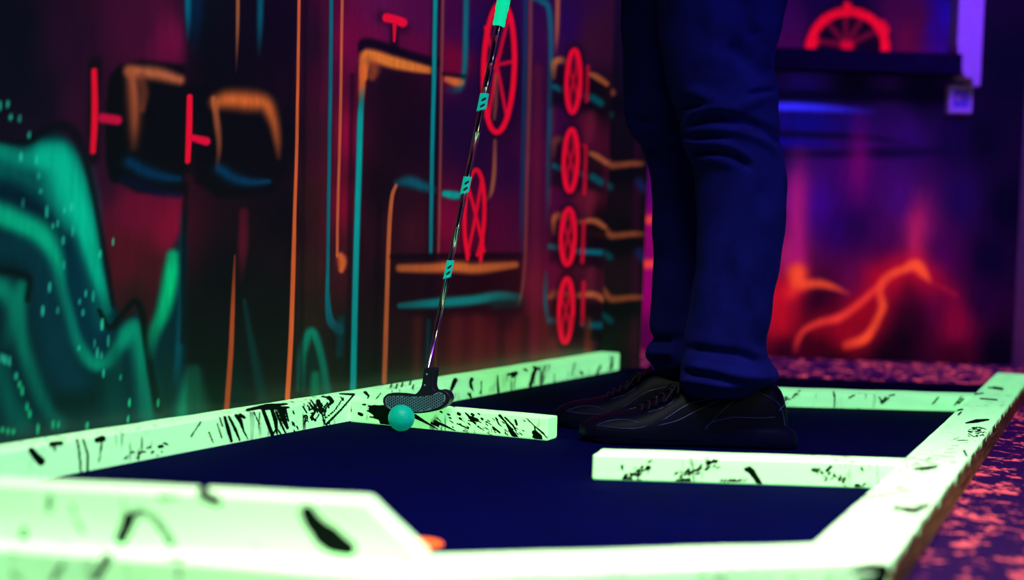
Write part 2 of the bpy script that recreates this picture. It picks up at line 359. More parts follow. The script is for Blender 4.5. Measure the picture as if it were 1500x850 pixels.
O1 = (214, 104, 46); O2 = (150, 70, 38); T1 = (0, 150, 150); T2 = (0, 95, 105); RD = (240, 8, 45); BK = (5, 2, 8)
def paint_left(p):
    bg = [(20, 50, (8, 2, 20)), (60, 150, (14, 2, 24)), (100, 60, (35, 3, 32)), (110, 160, (42, 4, 34)), (200, 40, (62, 3, 42)), (250, 60, (105, 4, 55)), (150, 260, (45, 4, 34)),
          (20, 120, (8, 2, 20)), (200, 310, (100, 3, 40)), (185, 380, (75, 8, 26)), (250, 335, (122, 3, 44)), (225, 400, (60, 12, 22)), (200, 440, (38, 12, 18)),
          (330, 60, (12, 2, 16)), (300, 40, (6, 3, 22)), (320, 100, (5, 2, 10)), (350, 60, (14, 2, 16)), (400, 50, (15, 0, 16)), (420, 200, (12, 2, 12)), (420, 320, (14, 3, 9)),
          (330, 420, (6, 3, 8)), (300, 480, (4, 4, 7)), (400, 460, (5, 4, 5)), (310, 560, (2, 10, 8)),
          (455, 60, (34, 6, 24)), (470, 200, (48, 12, 26)), (460, 300, (46, 16, 18)), (465, 400, (42, 20, 16)), (455, 460, (30, 18, 14)),
          (510, 60, (112, 3, 52)), (510, 200, (140, 4, 50)), (506, 300, (120, 5, 38)), (512, 390, (60, 10, 24)), (510, 500, (12, 10, 12)), (540, 560, (8, 12, 10)),
          (560, 20, (90, 12, 66)), (545, 60, (110, 5, 58)), (615, 30, (80, 8, 66)), (610, 70, (95, 5, 55)), (580, 130, (32, 4, 14)), (590, 200, (28, 3, 18)), (560, 280, (14, 5, 14)), (610, 200, (30, 2, 34)),
          (665, 90, (115, 3, 45)), (663, 30, (62, 3, 60)), (700, 50, (28, 5, 72)), (665, 180, (26, 4, 46)), (690, 210, (26, 4, 46)), (700, 140, (30, 4, 50)), (760, 40, (40, 4, 72)), (752, 150, (32, 3, 46)), (735, 60, (34, 2, 30)), (730, 150, (32, 2, 28)),
          (748, 250, (38, 3, 48)), (730, 330, (75, 3, 44)), (757, 320, (62, 4, 46)), (785, 230, (72, 5, 48)), (782, 330, (60, 8, 40)), (788, 420, (98, 18, 40)), (780, 490, (72, 16, 22)),
          (590, 300, (80, 12, 36)), (600, 340, (125, 24, 50)), (575, 350, (70, 14, 30)), (655, 330, (120, 5, 48)), (650, 370, (90, 5, 38)), (560, 420, (14, 6, 8)), (690, 420, (40, 6, 18)), (610, 480, (56, 18, 18)), (680, 490, (66, 10, 22)), (720, 500, (74, 12, 24)),
          (600, 530, (48, 18, 16)), (740, 460, (40, 6, 16)), (760, 500, (80, 16, 24)), (640, 470, (36, 8, 14)),
          (830, 40, (30, 5, 72)), (800, 60, (50, 6, 60)), (868, 60, (52, 12, 40)), (858, 190, (80, 10, 40)), (820, 180, (52, 4, 52)), (855, 290, (90, 16, 36)), (818, 290, (70, 5, 48)), (812, 400, (90, 6, 46)), (855, 400, (60, 12, 30)), (850, 490, (52, 16, 22)), (800, 490, (80, 20, 26)),
          (880, 150, (16, 6, 14)), (880, 330, (14, 4, 10)), (875, 500, (16, 14, 14))]
    p.bg(bg)
    # ---- slime at lower left: dark body, then bright folds
    p.poly([(-40, 205), (20, 215), (55, 200), (85, 190), (110, 215), (135, 280), (150, 360), (165, 440), (182, 470), (203, 455), (216, 500), (232, 440), (246, 380), (266, 340), (272, 300), (276, 640), (230, 700), (-40, 720)], (0, 34, 42), .97, 9)
    p.poly([(-40, 225), (30, 235), (75, 212), (105, 230), (128, 300), (145, 380), (162, 470), (140, 520), (120, 480), (95, 400), (70, 350), (30, 325), (-40, 310)], (0, 92, 84), .8, 14)
    p.stroke([(-30, 275), (20, 285), (60, 318), (90, 365)], [16, 16, 15, 10], (0, 22, 38), .92, .9)
    p.stroke([(-40, 214), (0, 222), (35, 232), (62, 226), (85, 222)], [12, 13, 14, 16, 14], (0, 138, 112), .9, .8)
    p.stroke([(70, 232), (92, 245), (108, 290), (124, 330), (136, 380), (148, 420), (158, 455)], [20, 27, 26, 18, 13, 9, 6], (0, 186, 142), [.9, 1, 1, 1, .9, .75, .3], .8)
    p.stroke([(96, 360), (112, 420), (122, 470), (138, 500), (160, 490)], [16, 17, 18, 15, 7], (0, 40, 56), .93, .8)
    p.stroke([(-40, 292), (-10, 310), (30, 328), (60, 345), (78, 375), (88, 420), (100, 460), (112, 500), (130, 528), (152, 534), (168, 518), (185, 492), (196, 475)], [10, 14, 16, 17, 13, 9, 8, 9, 10, 10, 9, 11, 8], (0, 168, 122), [.9, .95, 1, 1, 1, .85, .8, .75, .75, .75, .7, .7, .4], .8)
    p.stroke([(-30, 362), (20, 362), (55, 385), (70, 430), (80, 490), (95, 540), (120, 570)], [14, 16, 16, 20, 24, 22, 16], (2, 46, 58), .9, .9)
    p.stroke([(-30, 415), (5, 425), (18, 455), (12, 500)], [14, 15, 10, 8], (0, 135, 102), [.8, .85, .6, .2], .9)
    p.stroke([(33, 420), (28, 455), (32, 500), (46, 545), (62, 585), (85, 620)], [9, 10, 10, 10, 10, 12], (0, 128, 96), [.8, .85, .75, .6, .5, .4], .9)
    p.stroke([(-30, 395), (15, 398), (42, 408), (40, 440)], [6, 6, 5, 4], (2, 10, 14), .85, .8)
    p.stroke([(0, 540), (10, 580), (30, 620)], [12, 14, 16], (0, 86, 74), .7, .9)
    p.stroke([(186, 490), (198, 484), (206, 520), (214, 570), (222, 620)], [10, 12, 12, 14, 18], (0, 142, 104), [.85, .95, .85, .7, .6], .9)
    p.stroke([(160, 560), (140, 580), (110, 590), (90, 590)], [14, 16, 16, 12], (2, 22, 24), .8, .9)
    p.stroke([(172, 520), (165, 560), (170, 610)], [10, 16, 16], (0, 66, 56), .55, .9)
    p.stroke([(145, 455), (160, 480), (178, 462), (197, 442), (208, 458), (214, 500), (224, 560), (232, 600)], [3, 4, 4, 5, 5, 5, 6, 7], (3, 6, 9), .9, .8)
    p.stroke([(253, 375), (251, 400), (246, 430), (238, 460), (226, 488), (220, 520)], [9, 11, 11, 10, 9, 7], (0, 196, 118), [.8, 1, .95, .8, .55, .15], .8)
    p.stroke([(270, 320), (269, 380), (266, 440), (262, 510), (258, 560)], [5, 5, 5, 5, 6], (0, 82, 92), [.3, .7, .75, .7, .3], .9)
    p.stroke([(240, 520), (245, 560), (240, 610)], [8, 12, 16], (4, 40, 30), .5, .9)
    p.stroke([(284, 545), (283, 575), (284, 610)], [11, 17, 24], (10, 150, 100), [.85, .95, 1], .7)
    p.stroke([(358, 440), (366, 490), (376, 540), (385, 590)], [3, 5, 7, 8], (0, 110, 92), [.7, .8, .75, .6], .9)
    p.stroke([(350, 520), (348, 560), (350, 600)], [7, 12, 16], (0, 70, 56), [.2, .5, .6], .9)
    p.stroke([(440, 570), (443, 525), (449, 498), (457, 487), (466, 505), (474, 540), (480, 580)], [6, 7, 7, 7, 6, 6, 7], (0, 130, 98), [.5, .7, .85, .9, .8, .7, .6], .8)
    p.stroke([(456, 520), (456, 560)], [6, 9], (2, 40, 34), .7, .9)
    p.stroke([(462, 550), (462, 600)], [6, 10], (0, 150, 96), .6, .9)
    # black airbrush around the slime
    p.stroke([(-30, 200), (35, 208), (62, 192), (90, 184), (112, 200), (132, 260), (146, 330), (158, 400), (166, 448)], [4, 5, 6, 7, 7, 5, 4, 4, 3], (4, 4, 12), .75, .9)
    # drips
    for x, y in [(0, 155), (12, 152), (16, 172), (29, 174), (43, 198), (31, 230), (54, 234), (57, 258), (60, 280), (69, 310), (34, 298), (95, 308), (85, 328), (78, 331), (105, 303), (107, 338), (93, 352), (94, 388), (166, 354), (147, 372), (73, 421), (117, 442), (126, 430), (122, 458), (137, 434), (150, 475), (139, 503), (159, 499), (143, 517), (149, 521), (116, 510), (152, 547), (177, 553), (24, 551), (33, 573), (40, 596), (44, 606), (56, 628), (4, 630), (12, 632), (20, 632), (78, 622), (86, 622), (128, 624), (188, 614), (3, 524), (8, 527), (14, 530), (232, 590), (190, 590), (29, 563), (63, 455), (85, 455)]:
        L = rng.uniform(3, 8); w = rng.uniform(1.2, 2.3)
        p.stroke([(x, y-L), (x-.4, y), (x-.6, y+L)], [w*.6, w, w*.7], (40, 210, 165) if y < 560 else (30, 220, 140), rng.uniform(.6, .95), .7)
    # ---- drums and pipes, left part
    p.ell(170, 185, 9, 76, 7, (3, 2, 5), lean=-.02, al=.9, soft=.7)
    p.poly([(172, 97), (205, 88), (272, 95), (272, 284), (200, 282), (165, 262), (157, 180)], (5, 2, 8), .96, 6)
    p.poly([(272, -40), (430, -40), (420, 640), (272, 640)], (6, 2, 9), .55, 8)
    p.stroke([(190, 104), (230, 108), (263, 117)], [8, 9, 7], (186, 98, 60), .95, .95)
    p.stroke([(192, 106), (196, 140), (197, 180), (196, 215)], [8, 10, 9, 7], (170, 84, 48), [.95, .9, .75, .3], 1.0)
    p.stroke([(206, 112), (212, 135), (208, 160)], [6, 6, 5], (130, 62, 40), .6, .9)
    p.stroke([(190, 238), (215, 252), (245, 260), (262, 262)], [9, 9, 7, 5], (0, 58, 96), .75, 1.2)
    p.stroke([(180, 262), (225, 280), (262, 284)], 6, (4, 8, 44), .7, .9)
    p.poly([(284, 130), (312, 122), (395, 130), (418, 170), (420, 250), (400, 285), (320, 290), (285, 265)], (5, 2, 7), .92, 7)
    p.stroke([(318, 150), (335, 146), (365, 148), (388, 152), (400, 175), (406, 205), (408, 230)], [10, 12, 13, 11, 8, 6, 4], (206, 98, 40), [.85, 1, 1, .95, .8, .6, .25], .98)
    p.stroke([(313, 145), (318, 180), (321, 215), (318, 245)], [4, 5, 4, 3], (172, 88, 48), [.9, .8, .6, .2], .8)
    p.stroke([(322, 248), (345, 262), (370, 267), (394, 266)], [8, 8, 6, 4], (0, 66, 104), .75, 1.2)
    p.stroke([(276, -60), (276, 10), (275, 60)], [5, 5, 3], (0, 130, 150), [.9, .85, .1], .8)
    p.stroke([(289, -60), (287, 20), (285, 80)], [10, 9, 7], (0, 34, 66), [.8, .7, .1], .9)
    p.stroke([(273, 270), (270, 340), (268, 500)], 4, (5, 3, 8), .7, .9)
    p.stroke([(349, -60), (348, 40), (346, 105)], [3, 2.6, 1.5], (158, 90, 48), [.9, .85, .1], .6)
    p.stroke([(382, -60), (381, 30), (379, 85)], [5, 4.5, 3], (0, 92, 112), [.85, .8, .05], .9)
    p.stroke([(357, 312), (356, 360), (352, 415)], [7, 7, 4], (86, 8, 32), [.7, .85, .1], .7)
    p.stroke([(344, 375), (341, 450), (338, 520), (332, 600)], [1.5, 3.2, 3.8, 4.2], (176, 74, 32), [.5, .9, .9, .85], .5)
    # red gauges
    for a_, b_ in [((139, 92), (137, 232)), ((279, 134), (275, 246))]:
        p.stroke([a_, b_], 9, BK, .7, .8, curve=False)
    p.stroke([(138, 104), (139, 165), (136, 222)], [4.2, 4.8, 4.2], (228, 4, 42), 1, .35)
    p.stroke([(150, 173), (172, 176)], [7, 7], (196, 4, 58), .97, .45, curve=False)
    p.stroke([(278, 142), (277, 190), (275, 236)], [4.2, 4.6, 4], (242, 6, 48), 1, .3)
    p.stroke([(282, 202), (302, 207)], [5, 6.5], (222, 4, 52), 1, .35, curve=False)
    # long vertical pipes
    p.stroke([(430, -40), (424, 300), (415, 620)], 5, BK, .6, .9, curve=False)
    p.stroke([(439, -60), (435, 200), (432, 300), (430, 380), (426, 500), (420, 600)], [2.2, 2.4, 2.6, 3.2, 3.6, 3.8], (212, 94, 42), .97, .35)
    p.stroke([(448, -40), (440, 600)], 3, BK, .4, .9, curve=False)
    p.stroke([(486, -60), (484, 120), (482, 250), (480, 400), (480, 440), (484, 470), (496, 482)], [3, 3, 2.8, 2.8, 4, 6, 8], (0, 112, 122), [.9, .9, .9, .9, .8, .7, .4], .5)
    p.stroke([(500, 470), (497, 520)], [7, 5], (0, 70, 72), .5, .9)
    p.stroke([(477, -60), (473, 400)], 5, (70, 20, 36), .35, .9, curve=False)
    p.stroke([(502, -60), (499, 150), (495, 300), (494, 375)], [2.2, 2.2, 2.2, 2.2], (196, 92, 52), .9, .45)
    p.stroke([(499, 375), (502, 384), (500, 396)], [5, 7, 4], (222, 104, 44), .9, .8)
    # big pipe with elbow
    p.poly([(527, 66), (545, 58), (640, 88), (640, 600), (512, 600), (518, 300)], (16, 4, 10), .62, 7)
    p.stroke([(528, 72), (534, 62), (560, 68), (600, 82), (640, 92)], [4, 6, 6, 6, 6], BK, .85, .8)
    p.stroke([(533, 112), (535, 84), (545, 82), (575, 91), (605, 98), (630, 103)], [6, 8, 9, 9, 7.5, 5.5], (228, 122, 42), [.8, 1, 1, .98, .95, .9], .6)
    p.stroke([(540, 90), (548, 100), (545, 112)], [8, 8, 6], (176, 84, 34), .65, .9)
    p.stroke([(532, 100), (530, 130), (529, 152)], [5.5, 5, 4], (224, 104, 40), [.95, .85, .15], .7)
    p.stroke([(531, 130), (528, 170), (526, 240), (523, 330), (520, 440), (517, 580)], [3.5, 4.5, 4.6, 4.6, 4.6, 5], (0, 158, 150), [.2, .95, 1, .97, .9, .8], .5)
    p.stroke([(516, 110), (509, 560)], 3.5, BK, .5, .9, curve=False)
    # T valve
    p.stroke([(560, 25), (592, 40)], 9, (40, 2, 26), .7, .9, curve=False); p.stroke([(578, 40), (577, 72)], 6, BK, .8, .9, curve=False)
    p.stroke([(567, 26), (580, 29), (590, 33)], [7, 6.5, 7], (244, 8, 52), 1, .35)
    p.stroke([(578, 36), (577.5, 60)], [3.2, 1.8], (226, 8, 50), 1, .4, curve=False)
    # second pipe loop
    p.stroke([(640, -60), (627, 620)], 6, (4, 6, 14), .7, .8, curve=False)
    p.stroke([(639, -60), (636, 100), (633, 230), (631, 370)], [3.4, 3.2, 3, 2.8], (0, 142, 148), [.95, .95, .9, .7], .5)
    p.stroke([(628, 470), (624, 580)], 3, (0, 70, 80), .5, .8, curve=False)
    p.stroke([(650, -60), (647, 100), (644, 300), (642, 378)], [2.2, 2.2, 2, 1.6], (140, 66, 56), .75, .5)
    p.stroke([(640, 470), (636, 570)], 2, (100, 44, 30), .6, .6, curve=False)
    p.stroke([(684, -60), (682, 60), (680, 105), (674, 128), (660, 132)], [4, 4, 4, 5, 6], (0, 120, 126), [.85, .85, .8, .6, .2], .8)
    p.stroke([(655, 116), (668, 120), (676, 121)], [5, 6.5, 4], (220, 112, 44), [.8, .95, .7], .7)
    p.stroke([(650, 108), (680, 112)], 3, BK, .6, .9, curve=False)
    p.stroke([(582, 268), (600, 266), (620, 273), (634, 278)], [5, 8, 7, 5], (0, 100, 116), [.5, .8, .8, .5], .9)
    p.stroke([(580, 272), (574, 290), (570, 340), (567, 430), (563, 560)], [2.6, 3, 3.2, 3.4, 3.8], (196, 98, 48), [.8, .9, .92, .85, .75], .5)
    p.stroke([(652, 284), (665, 286), (676, 286)], [5, 6, 4], (0, 160, 146), .95, .6)
    p.stroke([(556, 300), (549, 570)], 4, BK, .5, .9, curve=False)
    # horizontal pipe
    p.poly([(578, 376), (765, 376), (765, 460), (578, 462)], (16, 3, 10), .72, 9)
    p.stroke([(575, 376), (765, 374)], 4, BK, .75, .8, curve=False)
    p.stroke([(586, 393), (630, 393), (665, 391), (700, 393), (755, 388)], [6, 7, 8, 8, 5], (206, 102, 44), [.75, .85, .97, .9, .75], .7)
    p.stroke([(586, 448), (640, 444), (690, 440), (730, 434), (760, 435)], [4.5, 7, 7, 7, 5], (0, 126, 124), [.6, .9, .95, .8, .5], .7)
    p.stroke([(725, 445), (758, 442)], 8, (0, 60, 60), .5, .9, curve=False)
    # wheels
    def wheel(cx, cy, a, b, w, spokes, sw, col=RD):
        p.ell(cx, cy, a, b, w*1.9, (14, 2, 22), al=.55, soft=.9)
        for q in spokes: p.stroke(q, sw, (200, 8, 46), 1, .4, curve=False)
        p.ell(cx, cy, a, b, w, col)
    wheel(731, 99, 22.5, 95, 4., [[(728, 95), (752, 90)], [(728, 95), (744, 28)], [(728, 95), (741, 165)], [(728, 95), (708, 108)], [(728, 95), (711, 40)], [(728, 95), (716, 170)]], 2.6)
    p.stroke([(727, 110), (726, 150), (724, 174)], [2.6, 2.8, 2], (150, 84, 58), .6, .6)
    p.stroke([(725, 206), (724, 250), (720, 280), (713, 294)], [2.4, 3, 3, 2.4], (158, 86, 52), [.6, .85, .8, .4], .6)
    p.ell(695, 315, 15, 66, 6, (30, 2, 26), al=.5, soft=.9)
    for q in [[(706, 262), (697, 315), (686, 368)], [(686, 275), (697, 315), (709, 368)]]: p.stroke(q, 2.4, (225, 8, 42), 1, .4)
    p.ell(695, 315, 14.5, 66, 3.2, (228, 8, 42), a0=-62, a1=242)
    p.stroke([(682, 352), (685, 380)], 2.6, RD, 1, .4, curve=False); p.stroke([(707, 352), (704, 382)], 2.6, RD, 1, .4, curve=False)
    # right-hand verticals
    p.stroke([(771, -60), (768, 150), (765, 300), (764, 380)], [3, 3, 3, 2], (0, 60, 96), [.75, .75, .6, .1], .8)
    p.stroke([(778, -60), (776, 100), (772, 260), (769, 380), (764, 430), (758, 448)], [3, 3, 2.8, 2.4, 2.4, 1.6], (138, 66, 58), [.7, .7, .65, .6, .6, .2], .7)
    p.stroke([(788, 100), (784, 380), (781, 520)], 7, (110, 22, 46), .45, .9)
    p.stroke([(780, -4), (795, 2), (804, 14), (807, 60), (806, 130), (803, 260), (801, 330)], [4, 5, 4, 3.4, 3.2, 3, 2], (0, 104, 122), [.7, .85, .85, .8, .7, .5, .1], .8)
    p.stroke([(800, 400), (799, 440), (804, 474)], [2.5, 3, 3], (0, 92, 100), [.4, .8, .5], .8)
    p.stroke([(818, -60), (816, 40), (814, 78)], [3.4, 3.2, 2], (196, 96, 56), [.8, .75, .2], .7)
    p.stroke([(812, 150), (810, 220), (806, 300)], 2, (110, 44, 50), .4, .8)
    # four small pipes with wheels
    for k, (cx, cy) in enumerate([(840, 119), (836, 235), (832, 347), (829, 455)]):
        p.poly([(808, cy-22), (885, cy-10), (885, cy+48), (806, cy+36)], (8, 3, 12), .72, 8)
        oc = [(180, 100, 48), (100, 46, 36), (172, 84, 40), (150, 74, 40)][k]
        p.stroke([(811, cy-5), (812, cy-26), (820, cy-31), (832, cy-28)] if k != 3 else [(806, cy-20), (812, cy-24), (832, cy-24)], [3, 4.5, 5, 4], oc, [.4, .9, .9, .6], .7) if k != 3 else p.stroke([(806, cy-20), (814, cy-24), (832, cy-24)], [4, 6, 4], oc, .8, .8)
        if k == 2: p.stroke([(848, cy-22), (858, cy-22)], 3.4, (176, 88, 46), .7, .8, curve=False)
        if k == 3: p.stroke([(846, cy-22), (866, cy-24)], 4, (176, 92, 50), .8, .8, curve=False)
        p.stroke([(866, cy-10), (876, cy-5), (889, cy+4)] if k < 2 else [(862, cy-24), (874, cy-22), (886, cy-14)], [3.4, 4.4, 3.4], (176, 92, 50), .85, .7)
        p.stroke([(812, cy+8), (820, cy+12)] if k < 2 else [(806, cy+14), (816, cy+16), (826, cy+17)][:2], [4, 4], (0, 110, 122), .7, .8, curve=False)
        if k == 2: p.stroke([(846, cy+22), (858, cy+22), (880, cy+23)], [3.4, 4, 4], (0, 116, 132), .85, .8)
        else: p.stroke([(868, cy+24), (880, cy+32)] if k < 2 else [(866, cy+22), (880, cy+22)], [5, 5], (0, 100, 110), .75, .8, curve=False)
        p.stroke([(851, cy+18), (853, cy+22)], 3, (60, 100, 130), .6, .8, curve=False)
        p.stroke([(866, cy+50), (862, cy+84)], [7, 6], (112, 26, 48), .5, .9, curve=False)
        bar = [((861, 98), (859, 148)), ((858, 216), (856, 284)), ((855, 326), (853, 384)), ((855, 414), (853, 474))][k]
        p.stroke(bar, 2.8, (200, 10, 44), .92, .5, curve=False)
        if k == 1: p.stroke([(848, cy-22), (857, cy-22)], 2.4, (200, 10, 44), .9, .5, curve=False)
        b = [49, 48.5, 44, 50][k]
        p.ell(cx, cy, 10.5, b, 7.5, (14, 3, 16), al=.6, soft=.9)
        p.ell(cx, cy+b*.46, 4.5, b*.36, 2.2, (176, 8, 38), soft=.6); p.ell(cx, cy-b*.46, 4.5, b*.36, 2.2, (176, 8, 38), soft=.6)
        p.stroke([(cx+4, cy-14), (cx-4, cy+14)], 2.4, (180, 8, 38), .9, .6, curve=False); p.stroke([(cx-4, cy-12), (cx+4, cy+16)], 2.4, (180, 8, 38), .9, .6, curve=False)
        p.ell(cx, cy, 10, b-3, 3.2, RD, soft=.45)
    # dark drips of overspray low down
    for x in [590, 612, 668, 700, 735, 770, 812, 846]:
        p.stroke([(x, 470), (x-2, 560)], rng.uniform(5, 9), (14, 6, 10) if x % 4 else (92, 36, 26), .35, .9, curve=False)
    p.stroke([(862, 470), (859, 520)], 5, (120, 52, 26), .5, .9, curve=False)

def paint_end(p):
    p.bg([(900, 40, (14, 4, 18)), (910, 150, (12, 4, 10)), (915, 200, (12, 4, 10)), (912, 300, (18, 6, 12)), (912, 340, (8, 3, 6)), (912, 400, (24, 8, 14)), (905, 470, (10, 8, 8)), (925, 500, (26, 14, 12)), (900, 520, (10, 14, 10))])
    p.stroke([(938, 0), (928, 540)], 5, (58, 2, 40), .5, .9, curve=False)
    for k, y in enumerate([134, 240, 343, 436]):
        p.stroke([(885, y+14), (900, y+18), (940, y+14)], 12, (3, 2, 4), .8, .9)
        q = [(882, y-14), (893, y+1), (905, y+2), (925, y), (940, y)] if k else [(882, y-14), (892, y-2), (897, y+2)]
        p.stroke(q, [4, 5, 4.6, 4.2, 3.8][:len(q)], (140, 68, 36), [.85, .9, .85, .9, .7][:len(q)], .7)
        p.stroke([(884, y+26), (894, y+34)], 4.5, (0, 84, 92), .7, .9, curve=False)
        if k in (1, 2): p.stroke([(936, y+26), (942, y+36)], 6, (20, 40, 110), .6, .9, curve=False)

def paint_back(p):
    K = [(1150, 225, (12, 2, 66)), (1180, 172, (12, 6, 100)), (1250, 185, (24, 2, 82)), (1330, 200, (38, 3, 84)), (1400, 200, (14, 0, 50)), (1440, 200, (4, 0, 24)), (1475, 300, (3, 0, 24)), (1475, 100, (3, 0, 22)), (1410, 290, (26, 2, 70)),
         (1160, 290, (100, 12, 110)), (1200, 300, (55, 2, 122)), (1255, 255, (66, 0, 92)), (1225, 330, (40, 0, 92)), (1250, 330, (34, 0, 64)), (1320, 290, (60, 5, 100)), (1345, 330, (120, 12, 84)), (1150, 380, (150, 22, 84)), (1150, 470, (170, 8, 30)), (1150, 440, (150, 6, 34)),
         (1195, 500, (46, 0, 12)), (1210, 455, (70, 0, 26)), (1200, 440, (36, 0, 22)), (1250, 410, (90, 4, 66)), (1300, 375, (60, 0, 70)), (1240, 490, (120, 4, 22)), (1262, 462, (120, 2, 18)), (1330, 470, (36, 0, 18)), (1320, 500, (14, 0, 12)), (1330, 430, (60, 0, 30)), (1370, 440, (84, 0, 52)), (1400, 480, (112, 3, 46)), (1440, 440, (30, 0, 42)), (1460, 520, (4, 0, 14)), (1380, 380, (60, 0, 70)), (1450, 380, (8, 0, 34)),
         (1300, 520, (16, 0, 10)), (1150, 520, (40, 0, 18)), (1230, 525, (20, 0, 8)), (1400, 520, (40, 0, 18)), (945, 200, (30, 0, 60)), (945, 280, (90, 0, 100)), (945, 330, (150, 2, 100)), (945, 430, (150, 0, 100)), (945, 500, (86, 0, 70)), (1040, 350, (110, 5, 70)), (1040, 480, (110, 2, 40)), (1040, 200, (10, 2, 60)), (1100, 100, (4, 0, 30)), (1250, 120, (3, 0, 20)), (1350, 130, (3, 0, 20)), (1250, -60, (3, 0, 20)), (935, 520, (80, 0, 40))]
    p.bg(K, 3.0)
    p.stroke([(900, 140), (1420, 140)], 8, (2, 0, 20), .8, .9, curve=False)  # dark strip below the sill, its shadow painted on the wall
    p.stroke([(900, 156), (1130, 156), (1180, 157), (1230, 160), (1290, 165)], [6, 6, 5.5, 5, 4], (52, 44, 255), [1, 1, .97, .6, 0], .7)
    p.stroke([(900, 178), (1150, 180), (1260, 186)], 10, (14, 4, 120), [.7, .7, .2], .9)
    p.stroke([(1130, 196), (1250, 200), (1330, 210)], [4, 4, 3], (3, 0, 22), [.8, .7, .2], .9)
    p.stroke([(1130, 207), (1170, 209), (1240, 214)], [6, 6, 4], (12, 2, 130), [.9, .8, 0], .9)
    p.stroke([(1130, 226), (1200, 226), (1300, 224), (1380, 222)], [5, 5, 7, 6], (6, 0, 34), [.8, .7, .8, .4], .9)
    for q, w, c, a in [([(1170, 230), (1168, 300), (1166, 380)], [16, 14, 14], (176, 22, 112), [.3, .8, .9]), ([(1260, 180), (1258, 240), (1256, 290)], [14, 16, 14], (112, 0, 92), [.35, .75, .3]), ([(1345, 290), (1342, 340), (1340, 384)], [14, 13, 15], (178, 26, 84), [.2, .75, .9]), ([(1165, 410), (1140, 440), (1130, 480)], [18, 18, 16], (212, 14, 34), [.7, .75, .3])]:
        p.stroke(q, w, c, a, 1.2)
    G = (176, 6, 30)
    p.stroke([(1310, 402), (1272, 436), (1240, 466), (1200, 480)], [22, 22, 20, 18], G, .6, 1.1)
    p.stroke([(1300, 430), (1280, 480), (1240, 502)], 20, G, .5, 1.1)
    p.stroke([(1290, 405), (1330, 392), (1360, 408)], 24, (196, 8, 36), .75, 1.1)
    p.stroke([(1363, 412), (1392, 430), (1400, 480), (1405, 505)], [10, 16, 22, 20], (132, 2, 46), [.7, .6, .6, .2], 1.1)
    OR = (255, 78, 40)
    p.stroke([(1172, 420), (1160, 428)], 10, (226, 40, 40), .8, 1.0, curve=False)
    p.stroke([(1168, 400), (1170, 412), (1185, 416), (1203, 416), (1224, 422), (1243, 431)], [13, 11, 7, 6, 4, 2], OR, [.95, .95, .85, .85, .75, .3], .8)
    p.stroke([(1363, 413), (1354, 402), (1342, 389), (1326, 394), (1306, 402), (1294, 413), (1289, 428), (1293, 449), (1286, 466), (1277, 484), (1264, 498), (1240, 506)], [3, 6, 8.5, 6, 6, 6, 5.5, 6, 5.5, 6, 7, 6], OR, [.5, .95, 1, .9, .85, .85, .75, .9, .8, .85, .97, .6], .7)
    p.stroke([(1304, 404), (1278, 428), (1250, 452), (1228, 466), (1200, 473), (1178, 484), (1168, 500), (1165, 514)], [4, 5, 5.5, 6, 5, 4.5, 4, 4], (244, 56, 46), [.5, .75, .85, .95, .85, .75, .65, .3], .8)
    p.stroke([(1370, 416), (1400, 432)], [3, 3], (180, 16, 50), .5, .9, curve=False)
    for y in (322, 387): p.stroke([(925, y), (960, y)], 6, (255, 70, 60), .95, .9, curve=False)
    p.stroke([(936, 520), (956, 528)], 7, (255, 70, 110), .7, .9, curve=False)

wall_left()

BY = 4.115
def wall_back():
    x = np.concatenate([np.linspace(-1.2, .30, 12)[:-1], np.arange(.30, 1.475, .004), [1.475, 1.56]])
    z = np.concatenate([[-.004], np.arange(.0, .98, .004), np.linspace(1., 2.6, 12)])
    X, Z = np.meshgrid(x, z, indexing='ij')
    V = np.column_stack([X.ravel(), np.full(X.size, BY), Z.ravel()])
    px, py = proj(V); p = Paint(px, py); paint_back(p)
    Fs = [tuple(q) for q in gridfaces(len(x), len(z)).tolist()]
    n = len(V)
    V = np.vstack([V, [[-1.2, BY+.1, -.004], [1.56, BY+.1, -.004], [1.56, BY+.1, 2.6], [-1.2, BY+.1, 2.6]]])
    Fs.append((n, n+1, n+2, n+3))
    col = np.vstack([p.linear(), np.zeros((4, 3), np.float32)])
    tag(mesh('wall_back', V, Fs, M_MURAL_BACK, attrs={'paint': col}), kind='structure')
wall_back()

mb = MB(); mb.box((1.457, -1.0, -.004), (1.56, BY, 2.6)); tag(mb.build('wall_right', M_WHITEWALL), kind='structure')
mb = MB(); mb.box((-2.3, -1.1, -.004), (1.56, -1.0, 2.6)); tag(mb.build('wall_front', M_DARKWALL), kind='structure')
mb = MB(); mb.box((-2.3, -1.1, 2.6), (1.6, BY+.1, 2.7)); tag(mb.build('ceiling', M_CEIL), kind='structure')
mb = MB(); mb.box((-2.3, -1.1, -.06), (1.6, BY+.1, -.004)); tag(mb.build('floor', M_CARPET), kind='structure')

# ------------------------------------------------------------------ the course: felt and boards
C_FL = np.array([-.762, 1.349])
felt = [(-.069, 1.243), (.296, 1.351), (1.158, 3.367), (1.195, 3.452), (.70, 3.462), (.31, 3.60), (.30, 3.558), (.272, 3.50), tuple(lrail(0)), tuple(C_FL)]
bm = bmesh.new()
top = [bm.verts.new((x, y, 0)) for x, y in felt]; bot = [bm.verts.new((x, y, -.004)) for x, y in felt]
bm.faces.new(top); bm.faces.new(bot[::-1])
for k in range(len(felt)): bm.faces.new((top[k], bot[k], bot[(k+1) % len(felt)], top[(k+1) % len(felt)]))
bmesh.ops.recalc_face_normals(bm, faces=bm.faces[:])
mb = MB(); mb.bm(bm)
tag(align(mb.build('putting_mat', M_FELT), C_FL, math.atan2(u_in[1], u_in[0])), 'flat navy felt putting surface spread between the glowing green boards', 'putting mat')

